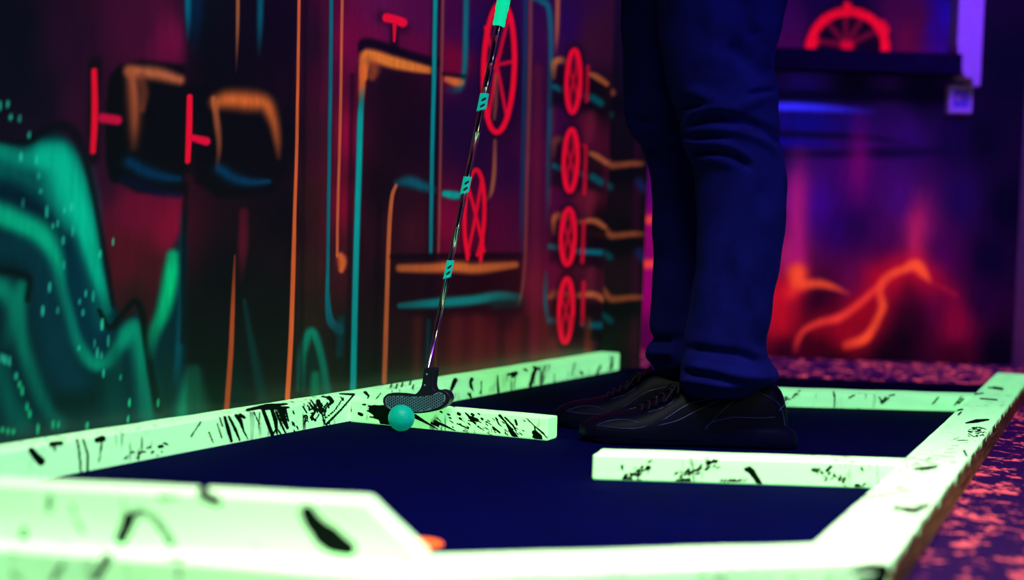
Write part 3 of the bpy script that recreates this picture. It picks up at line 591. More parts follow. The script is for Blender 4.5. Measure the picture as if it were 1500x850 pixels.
class Splat(Paint):
    def __init__(s, x, y): s.x = x; s.y = y; s.c = np.zeros((len(x), 1))
    def __call__(s, pts, w, a=1., soft=.3, curve=False): s.stroke(pts, w, (1.,), a, soft, curve=curve)

def plank(name, fl, fr, br, bl, z0, z1, step, label, paint, slope=0., rawside=None, fine=1., group=None, ch=.0022, seed=0):
    """timber board: plan corners (left/right end of its front edge, then of its back edge), splattered with paint"""
    fl, fr, br, bl = [np.array(q, float) for q in (fl, fr, br, bl)]
    L = np.linalg.norm(fr-fl); W = np.linalg.norm(bl-fl); H = z1-z0
    nz = max(10, int(H/step)); nw = max(8, int(W/step)); nu = max(20, int(L/step))
    # section loop v (0 front..1 back), z, tagged by side
    cv = ch/W; sec = []; side = []
    for a in np.linspace(0, 1, nz): sec.append((0, z0+ch + (H-2*ch)*a)); side.append(0)
    for a in (.3, .7): sec.append((cv*(1-math.cos(a*math.pi/2)), z1-ch*(1-math.sin(a*math.pi/2)))); side.append(1)
    for a in np.linspace(0, 1, nw): sec.append((cv+(1-2*cv)*a, z1)); side.append(1)
    for a in (.3, .7): sec.append((1-cv*(1-math.sin(a*math.pi/2)), z1-ch*(1-math.cos(a*math.pi/2)))); side.append(2)
    for a in np.linspace(0, 1, nz): sec.append((1, z1-ch-(H-2*ch)*a)); side.append(2)
    for a in (.06, .5, .94): sec.append((1-a, z0)); side.append(3)
    sec = np.array(sec); side = np.array(side); ns = len(sec)
    us = np.linspace(0, 1, nu)
    # rounded ends too
    V = np.zeros((nu, ns, 3))
    r = np.random.default_rng(seed+11)
    ph = r.uniform(0, 6, 6); fr_ = r.uniform(8, 60, 6)
    wob = sum(np.sin(us*L*fr_[k]+ph[k]) for k in range(6))*.00012
    v = sec[:, 0][None, :]; z = sec[:, 1][None, :]
    U = us[:, None]*np.ones_like(v)
    e_sh = slope*(z-z0)/L*us[:, None]        # slanted right-hand end
    Uu = U - e_sh
    P = (fl[None, None]*(1-Uu)[..., None]+fr[None, None]*Uu[..., None])*(1-v)[..., None] + (bl[None, None]*(1-Uu)[..., None]+br[None, None]*Uu[..., None])*v[..., None]
    V[..., :2] = P
    V[..., 2] = z + (z > z1-ch*1.01)*wob[:, None]
    # soften the two end edges
    cen = np.array([V[0].mean(0), V[-1].mean(0)])
    ins = ch*.8
    for e, c in ((0, cen[0]), (-1, cen[1])):
        d = V[e]-c; dist = np.linalg.norm(d, axis=1)[:, None]; V[e] = c + d*(1-ins/np.maximum(dist, ins*3))
    VV = V.reshape(-1, 3)
    Fs = [tuple(q[::-1]) for q in gridfaces(nu, ns, True).tolist()]
    # end caps as rings shrinking to the middle
    caps = []; base = len(VV); extra = []
    for e, flip in ((0, False), (nu-1, True)):
        prev = list(range(e*ns, e*ns+ns)); c = VV[prev].mean(0)
        for s_ in (.75, .45, .15):
            ring = c + (VV[e*ns:e*ns+ns]-c)*s_
            start = base+len(extra); extra += ring.tolist(); cur = list(range(start, start+ns))
            for k in range(ns):
                q = (prev[k], prev[(k+1) % ns], cur[(k+1) % ns], cur[k]); Fs.append(q if not flip else q[::-1])
            prev = cur
        Fs.append(tuple(prev) if not flip else tuple(prev[::-1]))
    VV = np.vstack([VV, extra]) if extra else VV
    px, py = proj(VV); s = Splat(px, py)
    if paint: paint(s)
    splat = np.clip(s.c[:, 0], 0, 1)
    n0 = nu*ns
    sd = np.tile(side, nu)
    hid = np.zeros(len(VV)); hid[:n0][(sd >= 2)] = 1
    splat = np.where(hid > 0, splat*0, splat)
    raw = np.zeros(len(VV))
    if rawside:
        zz = VV[:n0, 2]; uu = np.repeat(us, ns)*L
        jag = .0035*(np.sin(uu*70+1)+np.sin(uu*173)+.7*np.sin(uu*411+2)+.6*np.sin(uu*37)) + .004
        m = (sd == 2) & (zz < z1-np.maximum(jag, .0015))
        raw[:n0][m] = 1
    # timber origin at the left end of the front edge, x along the board
    ang = math.atan2(fr[1]-fl[1], fr[0]-fl[0])
    o = mesh(name, VV, Fs, M_FLUO, smooth=False, attrs={'splat': splat, 'raw': raw, 'fine': np.full(len(VV), fine)})
    M = Matrix.Translation((fl[0], fl[1], z0)) @ Matrix.Rotation(ang, 4, 'Z')
    o.data.transform(M.inverted()); o.matrix_world = M
    tag(o, label, 'board', group); return o
GB = 'fluorescent boards edging the course'

def sp_left(s):
    s([(46, 660), (52, 668), (60, 676)], [4.5, 5, 6]); s([(76, 651), (90, 649)], [4, 3]); s([(80, 654), (80, 662)], 1)
    s([(113, 644), (116, 662), (118.6, 692)], 1.6); s([(122, 644), (129, 668), (128, 692)], 1.6)
    s([(142, 645), (150, 643)], [4, 5]); s([(149, 650), (147, 665), (145, 678)], [1.4, 1, .8])
    for q in [(191, 663), (203, 665), (210, 662), (215, 657), (222, 664), (232, 655), (236, 662), (228, 667), (240, 650), (200, 672), (183, 672)]: s([q, (q[0]+rng.uniform(2, 7), q[1]-rng.uniform(-1, 3))], rng.uniform(.8, 1.7))
    # heavy run-downs
    s([(329, 611), (335, 632), (339, 646)], [2, 3, 2]); s([(335, 610), (345, 630), (351, 645)], [1.6, 2.2, 1.2]); s([(346, 609), (352, 616), (357, 632), (363, 643)], [2.6, 3, 1.2, .8])
    s([(322, 612), (326, 625)], 1); s([(306, 633), (312, 648)], .9); s([(280, 640), (294, 618)], 1); s([(352, 608), (358, 612)], [2.5, 2]); s([(318, 620), (325, 642)], .8); s([(372, 604), (380, 622)], .8)
    s([(362, 601), (390, 595), (420, 592)], [2, 3, 1.4]); s([(384, 599), (400, 598), (423, 597)], [2, 2.6, 1.5])
    s([(385, 600), (391, 616), (399, 638)], [2.4, 2.8, 2.4]); s([(398, 600), (404, 618), (405, 634)], [2.4, 3, 1.4]); s([(411, 600), (416, 615), (421, 627)], [4.4, 4, 2]); s([(405, 604), (412, 622), (418, 634)], [1.6, 1.6, 1]); s([(418, 600), (423, 618)], [1.6, 1]); s([(402, 632), (400, 638)], 1); s([(408, 630), (411, 636)], 1)
    for q in [(429, 602), (430, 620), (435, 625), (431, 631), (428, 619)]: s([q, (q[0]+1.5, q[1]+4)], 1)
    s([(444, 596), (449, 604)], 1.2); s([(454, 592), (460, 600), (466, 590)], 1.4); s([(466, 588), (470, 600), (476, 602)], [3, 3, 2.6]); s([(463, 600), (456, 612), (462, 616)], [1.4, 2, 1.4]); s([(470, 600), (474, 615), (476, 622)], 1)
    s([(455, 586), (470, 606)], 1); s([(480, 590), (460, 618)], .8); s([(450, 610), (445, 622)], .9); s([(476, 604), (476, 622)], .8)
    for k in range(26): x = rng.uniform(446, 480); y = rng.uniform(588, 620); s([(x, y), (x+rng.uniform(-5, 5), y+rng.uniform(-2, 6))], rng.uniform(.5, 1.2))
    s([(482, 583), (487, 588), (478, 598)], [3, 2.6, .8]); s([(472, 581), (484, 583)], 1.2)
    s([(499, 582), (503, 586)], 1); s([(503, 583), (490, 602), (478, 612)], .8); s([(517, 580), (500, 600), (478, 622)], [1.2, 1.2, 1.6])
    s([(498, 577), (518, 578)], [1, 1.8])
    s([(535, 575), (540, 580)], [2.2, 1.4]); s([(540, 581), (538, 585)], .8)
    for x, y in [(574, 562), (582, 563), (590, 561), (602, 558), (606, 564)]: s([(x, y), (x-2, y+6)], 1)
    s([(558, 576), (550, 586)], .7)
    # beyond the cross board
    s([(667, 557), (664, 564), (660, 574)], [3.4, 3, 1.6]); s([(691, 556), (689, 560), (690, 566), (693, 572)], [3, 2, 2.6, 1]); s([(686, 577), (690, 582)], 1.6)
    s([(729, 550), (729, 560), (730, 574)], [1, 1.6, 2]); s([(744, 549), (756, 547), (749, 554)], [1.8, 3, 1]); s([(785, 540), (781, 550), (777, 565)], [2.6, 3, 2.2]); s([(782, 538), (790, 541)], 2); s([(797, 537), (793, 563)], 1.2); s([(812, 548), (812, 560)], .8)
    s([(842, 532), (838, 550)], 1); s([(851, 545), (853, 548)], 2); s([(880, 536), (874, 548)], 1.6); s([(895, 522), (896, 540)], 1.2); s([(749, 558), (749, 572)], .9); s([(705, 560), (705, 578)], .8); s([(768, 541), (772, 543)], 1.6)
    for k in range(16): x = rng.uniform(660, 900); y = 588-(x-661)*.182; s([(x, y-rng.uniform(4, 24)), (x-2, y-2)], rng.uniform(.4, .9), .7)
LR_N = C_FL - u_in*.0
t_end = 1.884
t_start = float((C_FL-RAIL_A) @ u_in)
plank('course_board', lrail(t_start), lrail(t_end), lrail(t_end, .05), lrail(t_start, .05), -.004, .042, .0022, 'long glowing green board running along the foot of the painted mural wall', sp_left, group=GB, fine=.85, seed=1)

def sp_c1(s):
    s([(513, 596), (513, 602)], [1.4, 2]); s([(528, 607)], 2.4) if 0 else s([(526, 606), (530, 608)], 2.2); s([(532, 593), (535, 593)], 1.3)
    s([(545, 600), (556, 606), (566, 614)], [5, 8.5, 8]); s([(540, 595), (562, 597)], [1.2, 3]); s([(558, 600), (570, 603)], 5); s([(560, 618), (570, 620)], [4, 4]); s([(538, 602), (548, 606)], [.8, 2]); s([(542, 611), (552, 612)], [.8, 2])
    s([(608, 610), (622, 618), (641, 629)], [3.2, 1.8, .5]); s([(637, 618), (652, 624), (668, 632)], [2.2, 1.6, .5]); s([(632, 620), (642, 624)], 1.6); s([(640, 612), (646, 618)], .6)
    for q, w in [((671, 606), 2), ((645, 603), 1.2), ((656, 607), 1.2), ((658, 612), 1), ((673, 613), 1.4), ((663, 595), .8), ((691, 607), 1.8), ((700, 606), 1), ((705, 613), 1.2), ((712, 618), 1)]: s([q, (q[0]+2.4, q[1]+1.2)], w)
    s([(682, 605), (690, 614), (697, 622)], [1, 2, .9]); s([(690, 612), (699, 616)], [2.4, 2.6]); s([(670, 621), (686, 628)], .9); s([(686, 616), (697, 620)], .7)
    s([(732, 609), (740, 618), (744, 624)], [2, 1, 1.8]); s([(744, 624), (750, 634), (756, 643)], [1.6, 3.2, 2.4]); s([(740, 612), (752, 624), (756, 632)], [1.2, 1.2, .8]); s([(755, 616), (757, 622)], 1.6); s([(726, 612), (731, 622)], 1); s([(722, 626), (732, 634)], 1.2); s([(748, 628), (758, 640)], 1)
    s([(783, 634), (790, 640)], [3.6, 4]); s([(781, 640), (792, 643)], [1.6, 2.4]); s([(784, 630), (783, 626)], 1); s([(771, 613), (786, 627), (802, 642)], .7); s([(788, 628), (797, 636)], [.7, 1.2])
    for k in range(46): x = rng.uniform(655, 775); y = 606+(x-655)*.08+rng.uniform(0, 26); l = rng.uniform(1, 5); s([(x, y), (x+l, y+l*.7)], rng.uniform(.35, .8))
c1d = np.array([.062+.265, 2.234-2.374]); c1d /= np.linalg.norm(c1d); c1n = np.array([-c1d[1], c1d[0]])
a = np.array([-.265, 2.374])+c1d*.001; e = a + c1d*.357
plank('course_board', a, e, e+c1n*.042, a+c1n*.042, 0, .036, .0013, 'short glowing board standing out from the mural side, just behind the ball', sp_c1, group=GB, fine=.7, seed=2)

def sp_c2(s):
    for k in range(34): x = rng.uniform(908, 950); y = 703-(x-912)*.5+rng.normal(0, 5); s([(x, y), (x+rng.uniform(2, 6), y-rng.uniform(1, 4))], rng.uniform(.6, 1.6))
    s([(911, 682), (912, 688)], 1.6); s([(914, 701), (924, 702)], [2.6, 2.4])
    for k in range(40): t = rng.uniform(0, 1); x = 988+t*62; y = 702-t*24+rng.normal(0, 3.4); s([(x, y), (x+rng.uniform(2, 6), y-rng.uniform(1, 4))], rng.uniform(.6, 1.8))
    s([(995, 704), (1010, 704)], [2, 2.4])
    s([(1093, 688), (1100, 690), (1107, 700), (1113, 709)], [3.2, 4.4, 4, 3.6], soft=.4); s([(1098, 686), (1104, 693)], [3, 3])
    for k in range(24): t = rng.uniform(0, 1); x = 1188+t*50; y = 690+t*16+rng.normal(0, 4); s([(x, y), (x+rng.uniform(1, 4), y+rng.uniform(-4, 3))], rng.uniform(.6, 1.7))
    s([(1211, 690), (1217, 684)], 2.2); s([(1193, 690), (1200, 687)], 1.6); s([(1255, 712), (1257, 712)], 3.4); s([(1262, 686), (1264, 690)], 1.5); s([(1262, 714), (1268, 708)], 1)
    for k in range(12): x = rng.uniform(1050, 1090); s([(x, 706), (x+4, 703)], .9)
yb = lambda x: 1.887+(x-.116)*.0245
inner = lambda Y: .296+.4276*(Y-1.351)
YR = 1.8975
plank('course_board', (.116, 1.887), (inner(YR)-.001, YR), (inner(YR+.062)-.001, YR+.062), (.132, 1.949), 0, .0335, .0016, 'short glowing board across the felt in front of the near shoe', sp_c2, group=GB, fine=.7, seed=3)

def sp_c3(s):
    s([(1221, 574), (1223, 584), (1222, 596)], [1.4, 1.2, 1.2])
    for k in range(26): t = rng.uniform(0, 1); x = 1130+t*40; y = 592-t*14+rng.normal(0, 3); s([(x, y), (x+3, y-1.5)], rng.uniform(.6, 1.3), .6)
    for a_, b_ in [((1290, 590), (1298, 582)), ((1292, 592), (1302, 583)), ((1288, 582), (1291, 588)), ((1366, 592), (1375, 582)), ((1398, 594), (1408, 582)), ((1404, 592), (1412, 584)), ((1244, 583), (1252, 579)), ((1303, 580), (1310, 578))]: s([a_, b_], 1.2, .8, .6)
Y3 = 2.851
plank('course_board', (.42, 2.813), (inner(Y3)-.001, Y3), (inner(Y3+.078)-.001, Y3+.078), (.42, 2.891), 0, .031, .0022, 'short glowing board across the felt, the farthest, beyond the heel of the near shoe', sp_c3, group=GB, fine=.6, seed=4)

def sp_rr(s):
    s([(1415, 620), (1430, 617), (1448, 615)], [1, 2.6, 1.2], soft=.5)
    for k in range(26): x = rng.uniform(1418, 1444); y = rng.uniform(626, 640); s([(x, y), (x+rng.uniform(-3, 6), y+rng.uniform(-3, 3))], .7, .9, .5)
    s([(1340, 687), (1360, 686), (1372, 684)], [1.4, 3, 1.4], .75, .9); s([(1310, 744), (1340, 748), (1360, 740)], [3, 5, 3], .7, .9); s([(1240, 730), (1290, 726), (1340, 718)], [1, 1.4, 1], .6, .9)
    for a_, b_ in [((1394, 602), (1410, 600)), ((1436, 584), (1460, 586)), ((1448, 568), (1468, 570)), ((1426, 578), (1440, 576)), ((1404, 608), (1408, 604))]: s([a_, b_], 1.2, .9, .5)
    s([(1456, 568), (1468, 570)], 2, .9, .7); s([(1412, 660), (1416, 668)], 1.4)
    for k in range(26):
        t = rng.uniform(0, 1); x = 1300+t*150; y = 720-t*110+rng.normal(0, 6); s([(x, y), (x+rng.uniform(6, 20), y-rng.uniform(-1, 2))], rng.uniform(.4, .8), .5, .8)
p_in = np.array([.296, 1.351]); q_in = np.array([1.158, 3.367]); rd = (q_in-p_in)/np.linalg.norm(q_in-p_in); rn = np.array([rd[1], -rd[0]])
plank('course_board', p_in, q_in, q_in+rn*.076+rd*.0, np.array([.354, 1.286]), -.004, .038, .0021, 'long glowing board with bare wood outer side along the pink flecked carpet', sp_rr, rawside=True, group=GB, fine=.85, seed=5)

def sp_front(s):
    s([(1250, 838), (1275, 832), (1296, 834), (1290, 850), (1262, 856)], [3, 6, 7, 8, 8], 1, .5)
    for k in range(20): x = rng.uniform(1000, 1240); s([(x, 850+rng.uniform(-6, 6)), (x+14, 846)], rng.uniform(1, 2), .5, .9)
plank('course_board', (-.09, 1.152), (.354, 1.286), (.296, 1.351), (-.069, 1.243), -.004, .038, .0022, 'glowing board nearest the camera at the right, meeting the bare-sided board', sp_front, group=GB, fine=.4, seed=6)
def sp_frl(s):
    s([(158, 817), (140, 848)], [6, 5], .9, .7); s([(92, 826), (78, 850)], [4, 5], .6, .8); s([(262, 822), (262, 846)], [4, 5], .45, .9); s([(245, 818), (268, 820)], 2, .6, .8)
    s([(20, 840), (30, 850)], 6, .4, .9)
bl_ = np.array([-.069, 1.243])
plank('course_board', (-.82, 1.263), (-.09, 1.152), bl_, (-.80, 1.355), -.004, .038, .0022, 'glowing board nearest the camera at the left, lying under the angled block', sp_frl, group=GB, fine=.3, seed=7)
def sp_blk(s):
    s([(450, 750), (458, 765), (473, 782), (490, 795), (508, 803)], [10, 12, 15, 16, 12], 1, .35); s([(485, 780), (500, 792)], [8, 6], 1, .5); s([(478, 788), (490, 793)], [14, 13], 1, .4)
    s([(302, 728), (317, 734)], [7, 7], 1, .5); s([(300, 708), (296, 724)], [6, 6], .9, .7); s([(234, 729), (262, 727)], [4, 2], .7, .8)
    s([(73, 728), (71, 748)], [5, 4], .62, .9); s([(36, 776), (33, 790)], [5, 6], .6, .9); s([(104, 738), (112, 765), (124, 782)], [4, 4, 5], .42, .9)
    s([(188, 760), (187, 768), (177, 790)], [8, 8, 8], 1, .6); s([(200, 752), (188, 764)], [5, 6], .8, .8); s([(205, 748), (228, 760), (245, 785), (257, 815)], [4, 5, 6, 6], .56, .9)
    s([(180, 735), (186, 752)], 4, .4, .9); s([(372, 800), (375, 803)], 6, .35, .9)
bd = np.array([-.069+.446, 1.238-1.262]); bd /= np.linalg.norm(bd); bn = np.array([-bd[1], bd[0]])
be = np.array([-.066, 1.212]); bs = be - bd*.70
plank('course_board', bs, be, be+bn*.04, bs+bn*.04, .0395, .0875, .0022, 'raised green block with sloping end and one large black splash', sp_blk, slope=1.12, group=GB, fine=.0, seed=8)

# orange tee dot on the felt
M_ORANGE = plain('orange_fluorescent_paint', (.8, .12, .02), .5, emit=(.8, .06, .004), es=.9)
bm = bmesh.new(); bmesh.ops.create_cone(bm, cap_ends=True, segments=48, radius1=.0275, radius2=.0268, depth=.0016)
c = onz(611, 797, 0)
bmesh.ops.translate(bm, verts=bm.verts[:], vec=(c[0], c[1], .0008)); mb = MB(); mb.bm(bm)
tag(mb.build('tee_marker', M_ORANGE, loc=(c[0], c[1], 0)), 'small flat orange disc on the navy felt beside the sloping block end', 'tee marker')

# ------------------------------------------------------------------ golf ball
def golf_ball():
    R = .02135; c = np.array([*(aty(588, 612.5, 2.284)[:2]), R])
    bm = bmesh.new(); bmesh.ops.create_icosphere(bm, subdivisions=6, radius=1)
    V = np.array([v.co[:] for v in bm.verts]); V /= np.linalg.norm(V, axis=1)[:, None]
    Fs = [[v.index for v in q.verts] for q in bm.faces]; bm.free()
    n = 332; k = np.arange(n)+.5; th = math.pi*(1+5**.5)*k; zz = 1-2*k/n; rr = np.sqrt(1-zz**2)
    D = np.column_stack([rr*np.cos(th), rr*np.sin(th), zz])
    dd = np.zeros(len(V))
    for j in range(0, len(V), 8000): dd[j:j+8000] = np.arccos(np.clip((V[j:j+8000] @ D.T).max(1), -1, 1))
    h = np.clip(1-(dd/.088)**2, 0, 1)*.00032
    m = plain('teal_fluorescent_ball', (0., .62, .42), .35, emit=(.0, .15, .095), es=1.0, spec=.3)
    o = mesh('golf_ball', c + V*(R-h)[:, None], Fs, m, smooth=True, loc=(c[0], c[1], 0))
    tag(o, 'teal glowing golf ball on the navy felt touching the putter face', 'golf ball')
golf_ball()

# ------------------------------------------------------------------ putter
def putter():
    M_RUB = plain('black_putter_rubber', (.006, .006, .022), .45, noise=.15, nscale=300)
    M_CHR = plain('chrome_shaft', (.62, .62, .66), .12, metal=1.)
    M_GRIP = plain('green_glow_grip', (.0, .6, .3), .6, emit=(.0, .66, .25), es=1., bump=.2, nscale=200)
    hd = c1d; hn = np.array([c1d[1], -c1d[0]])                      # blade runs parallel to the cross board; hn faces the camera
    yc = 2.311
    base = np.array([-.163, yc, 0.])
    root = empty('putter', (base[0], base[1], 0), 'golf putter with teal grip and black honeycomb head, touching the ball', 'putter')
    # outline in photo measure, laid onto the blade's own plane
    P0 = np.array([base[0], base[1]-.004])
    def onblade(x, y, back=0.):
        d = ray(x, y); nn = np.array([hn[0], hn[1], 0]); t = ((np.array([*P0, CZ])-CP) @ nn)/(d @ nn)
        q = CP + d*t; return q - nn*back
    K = 7.725
    out = [(80, 455), (86, 415), (112, 382), (160, 360), (300, 364), (390, 376), (440, 370), (480, 338), (515, 280), (532, 190), (546, 100), (560, 74), (650, 72), (666, 90), (655, 170), (646, 240), (650, 290), (668, 322), (700, 326), (742, 320), (788, 334), (824, 368), (838, 412), (824, 462), (780, 510), (700, 550), (600, 574), (500, 586), (400, 588), (300, 586), (210, 572), (140, 544), (98, 504)]
    pts = [(550+x/K, 530+y/K) for x, y in out]
    pts = catmull(pts+pts[:1], 4)[:-1]
    TH = .0185
    F_ = np.array([onblade(x, y) for x, y in pts]); B_ = F_ - np.array([hn[0], hn[1], 0])*TH
    cF = F_.mean(0)
    nn = np.array([hn[0], hn[1], 0])
    bm = bmesh.new()
    rings = [F_+(cF-F_)*.0, F_, B_]
    fv = [bm.verts.new(v) for v in F_]; bv = [bm.verts.new(v) for v in B_]
    bm.faces.new(fv); bm.faces.new(bv[::-1]); n = len(fv)
    for k in range(n): bm.faces.new((fv[k], bv[k], bv[(k+1) % n], fv[(k+1) % n]))
    bmesh.ops.recalc_face_normals(bm, faces=bm.faces[:])
    ed = [e for e in bm.edges if (e.verts[0] in fv) == (e.verts[1] in fv)]
    bmesh.ops.bevel(bm, geom=ed, offset=.0016, segments=3, affect='EDGES', profile=.5)
    bmesh.ops.triangulate(bm, faces=[q for q in bm.faces if len(q.verts) > 4])
    mb = MB(); mb.bm(bm); head = mb.build('putter_head', M_RUB, root)
    # honeycomb face insert: real hexagon cells standing proud of a recessed plate
    ins = [(112, 455), (116, 420), (140, 395), (190, 386), (300, 388), (440, 396), (540, 392), (640, 376), (700, 350), (745, 350), (785, 375), (794, 420), (770, 468), (710, 512), (620, 545), (500, 566), (380, 566), (260, 558), (170, 538), (126, 500)]
    ip = catmull([(550+x/K, 530+y/K) for x, y in ins]+[(550+ins[0][0]/K, 530+ins[0][1]/K)], 4)[:-1]
    I3 = np.array([onblade(x, y, -.0002) for x, y in ip])
    def to2(q): d = q-np.array([*P0, 0]); return d[0]*hd[0]+d[1]*hd[1], q[2]
    I2 = np.array([to2(q) for q in I3])
    def to3(a, z, off): return np.array([P0[0]+hd[0]*a, P0[1]+hd[1]*a, z]) + nn*off
    mb = MB(); mb.add([to3(a, z, .0003) for a, z in I2], [list(range(len(I2)))])
    o_pl = mb.build('face_plate', plain('honeycomb_groove', (.10, .22, .23), .5, emit=(.03, .085, .09), es=1.), head); o_pl['label'] = 'grey green plate between the honeycomb cells'  # slight emission put into the plate so its lines show
    def inside(a, z, pad=.0012):
        c = False; n = len(I2)
        for k in range(n):
            x1, y1 = I2[k]; x2, y2 = I2[(k+1) % n]
            if (y1 > z) != (y2 > z) and a < (x2-x1)*(z-y1)/(y2-y1)+x1: c = not c
        if not c: return False
        return np.min(np.hypot(I2[:, 0]-a, I2[:, 1]-z)) > pad
    mb = MB(); s = .0043; rr = .00178
    for i in range(-26, 27):
        for j in range(-14, 30):
            a = i*s*.866*1.0; z = .03 + j*s + (s/2 if i % 2 else 0)
            if inside(a, z):
                V = [to3(a+rr*math.cos(t), z+rr*math.sin(t), .0003) for t in np.arange(6)*math.pi/3] + [to3(a+rr*.9*math.cos(t), z+rr*.9*math.sin(t), .0007) for t in np.arange(6)*math.pi/3]
                mb.add(V, [[6, 7, 8, 9, 10, 11]]+[[k, (k+1) % 6, 6+(k+1) % 6, 6+k] for k in range(6)])
    mb.build('honeycomb_cells', M_RUB, head)
    M_SCR = plain('steel_rivet', (.45, .6, .65), .3, metal=.6, emit=(.05, .10, .11), es=1.)
    for x, y in [(582, 142), (558, 265)]:
        q = onblade(550+x/K, 530+y/K, -.0004); bm = bmesh.new(); bmesh.ops.create_uvsphere(bm, u_segments=12, v_segments=8, radius=.0015)
        bmesh.ops.translate(bm, verts=bm.verts[:], vec=q); mb = MB(); mb.bm(bm); mb.build('rivet', M_SCR, head, True)
    # shaft
    mid = onblade(627, 548) - nn*TH*.5
    a = aty(627.5, 541, mid[1]); b = aty(738, 0, mid[1])
    ax = (b-a); L = np.linalg.norm(ax); ax /= L
    Lf = L + .285
    s0 = np.linspace(-.012, 1, 2)
    prof = [(-.025, .0044)]
    stations = [(.16, .0048), (.235, .0050), (.315, .0053), (.392, .0056), (.466, .0059), (.505, .0062), (.55, .0065), (.594, .0068)]
    r_ = .0046
    for d, rn_ in stations: prof += [(d-.0012, r_), (d, r_+.0007), (d+.0012, rn_)]; r_ = rn_
    prof.append((.64, r_))
    mb = MB(); mb.tube([a+ax*d for d, _ in prof], [r for _, r in prof], 24); mb.build('shaft', M_CHR, root, True)
    # grip with ribs
    y38 = float(np.dot(aty(731, 38, mid[1])-a, ax))
    g = []
    for k in range(60):
        d = y38 + (Lf-y38)*k/59; r = .0100 + .0022*min(1, k/40) + (.0005 if k % 2 else 0)
        if k < 5: r = [.0098, .0101, .0094, .0101, .0094][k]
        g.append((d, r))
    g += [(Lf+.003, .009), (Lf+.004, .004)]
    mb = MB(); mb.tube([a+ax*d for d, _ in g], [r for _, r in g], 28); o = mb.build('grip', M_GRIP, root, True); o['label'] = 'teal green ribbed grip'
    # three teal bands with a slanted figure of two lozenges
    M_BAND = plain('teal_band', (.0, .5, .36), .45, emit=(.0, .30, .20), es=1.)
    M_LOZ = plain('band_dark_mark', (.004, .02, .03), .5)
    side = np.array([1., 0, 0]); side -= ax*(side@ax); side /= np.linalg.norm(side); fro = np.cross(ax, side); fro *= -1 if fro[1] > 0 else 1
    for (x, y), hl in [((706.5, 151), .0155), ((683, 273), .0155), ((657, 396), .0165)]:
        d0 = float(np.dot(aty(x, y, mid[1])-a, ax)); r = np.interp(d0, [0.16, .6], [.0051, .0071])+.0009
        def cyl(an, d, off=0.): return a+ax*d+(r+off)*(math.sin(an)*side+math.cos(an)*fro)
        V = []; na, nd = 21, 9
        for i in range(nd):
            for j in range(na):
                an = -1.45+2.9*j/(na-1); fx = (an)/1.45
                lo = -hl + .0042*(fx+1)*.9; hi = hl+.0012*fx
                V.append(cyl(an, d0+lo+(hi-lo)*i/(nd-1)))
        mb = MB(); mb.add(V, [q[::-1] for q in gridfaces(nd, na).tolist()])
        bo = mb.build('band', M_BAND, root, True); bo['label'] = 'teal band with two dark lozenge marks'
        mb = MB()
        for cz in (.0056, -.0044):
            nu_, nv_ = 13, 7; V = []
            for v in np.linspace(-1, 1, nv_):
                for u in np.linspace(-1, 1, nu_):
                    w_ = .50*(1-.25*v*v); V.append(cyl(u*w_+.10, d0+cz+v*.0025*(1-.35*u*u)+u*.0022, .0003))
            mb.add(V, [q[::-1] for q in gridfaces(nv_, nu_).tolist()])
        mb.build('lozenge_mark', M_LOZ, bo)
    return a, ax, Lf
P_A, P_AX, P_L = putter()

# ------------------------------------------------------------------ person
YN, YF = 2.235, 2.40                                             # planes of the near and far leg
M_JEAN, nt, b = newmat('blue_denim')
tc = N(nt, 'ShaderNodeTexCoord'); wv = N(nt, 'ShaderNodeTexWave'); setin(wv, Scale=420., Distortion=1.2, Detail=2.); nt.links.new(tc.outputs['Object'], wv.inputs['Vector'])
nz = N(nt, 'ShaderNodeTexNoise'); setin(nz, Scale=24., Detail=6., Roughness=.6); nt.links.new(tc.outputs['Object'], nz.inputs['Vector'])
cr = N(nt, 'ShaderNodeValToRGB'); cr.color_ramp.elements[0].position = .3; cr.color_ramp.elements[1].position = .72
cr.color_ramp.elements[0].color = (.0018, .0022, .075, 1); cr.color_ramp.elements[1].color = (.004, .005, .14, 1)
nt.links.new(nz.outputs['Fac'], cr.inputs[0]); nt.links.new(cr.outputs[0], b.inputs['Base Color']); setin(b, Roughness=.95); b.inputs['Specular IOR Level'].default_value = .08
bp = N(nt, 'ShaderNodeBump'); setin(bp, Strength=.25, Distance=.0006); nt.links.new(wv.outputs['Fac'], bp.inputs['Height']); nt.links.new(bp.outputs[0], b.inputs['Normal'])
M_SKIN = plain('skin', (.45, .26, .18), .5, noise=.08, nscale=40)
M_JACKET = plain('dark_jacket_cloth', (.012, .012, .03), .9, noise=.25, nscale=25, bump=.3)
M_HAIR = plain('dark_hair', (.02, .012, .008), .6, noise=.3, nscale=90)
M_SHOE = plain('black_shoe_knit', (.0008, .0008, .011), .5, noise=.3, nscale=500, bump=.15, spec=.07)
M_SOLE = plain('dark_shoe_sole', (.0008, .0008, .018), .6, noise=.2, nscale=60, spec=.05)
M_PIPE = plain('shoe_piping', (.02, .02, .12), .3, spec=.3)
M_LACE = plain('shoe_lace', (.002, .002, .012), .8, spec=.2)

person = empty('person', (.33, 2.32, 0), 'person in blue jeans and black trainers standing side-on with the putter', 'person')

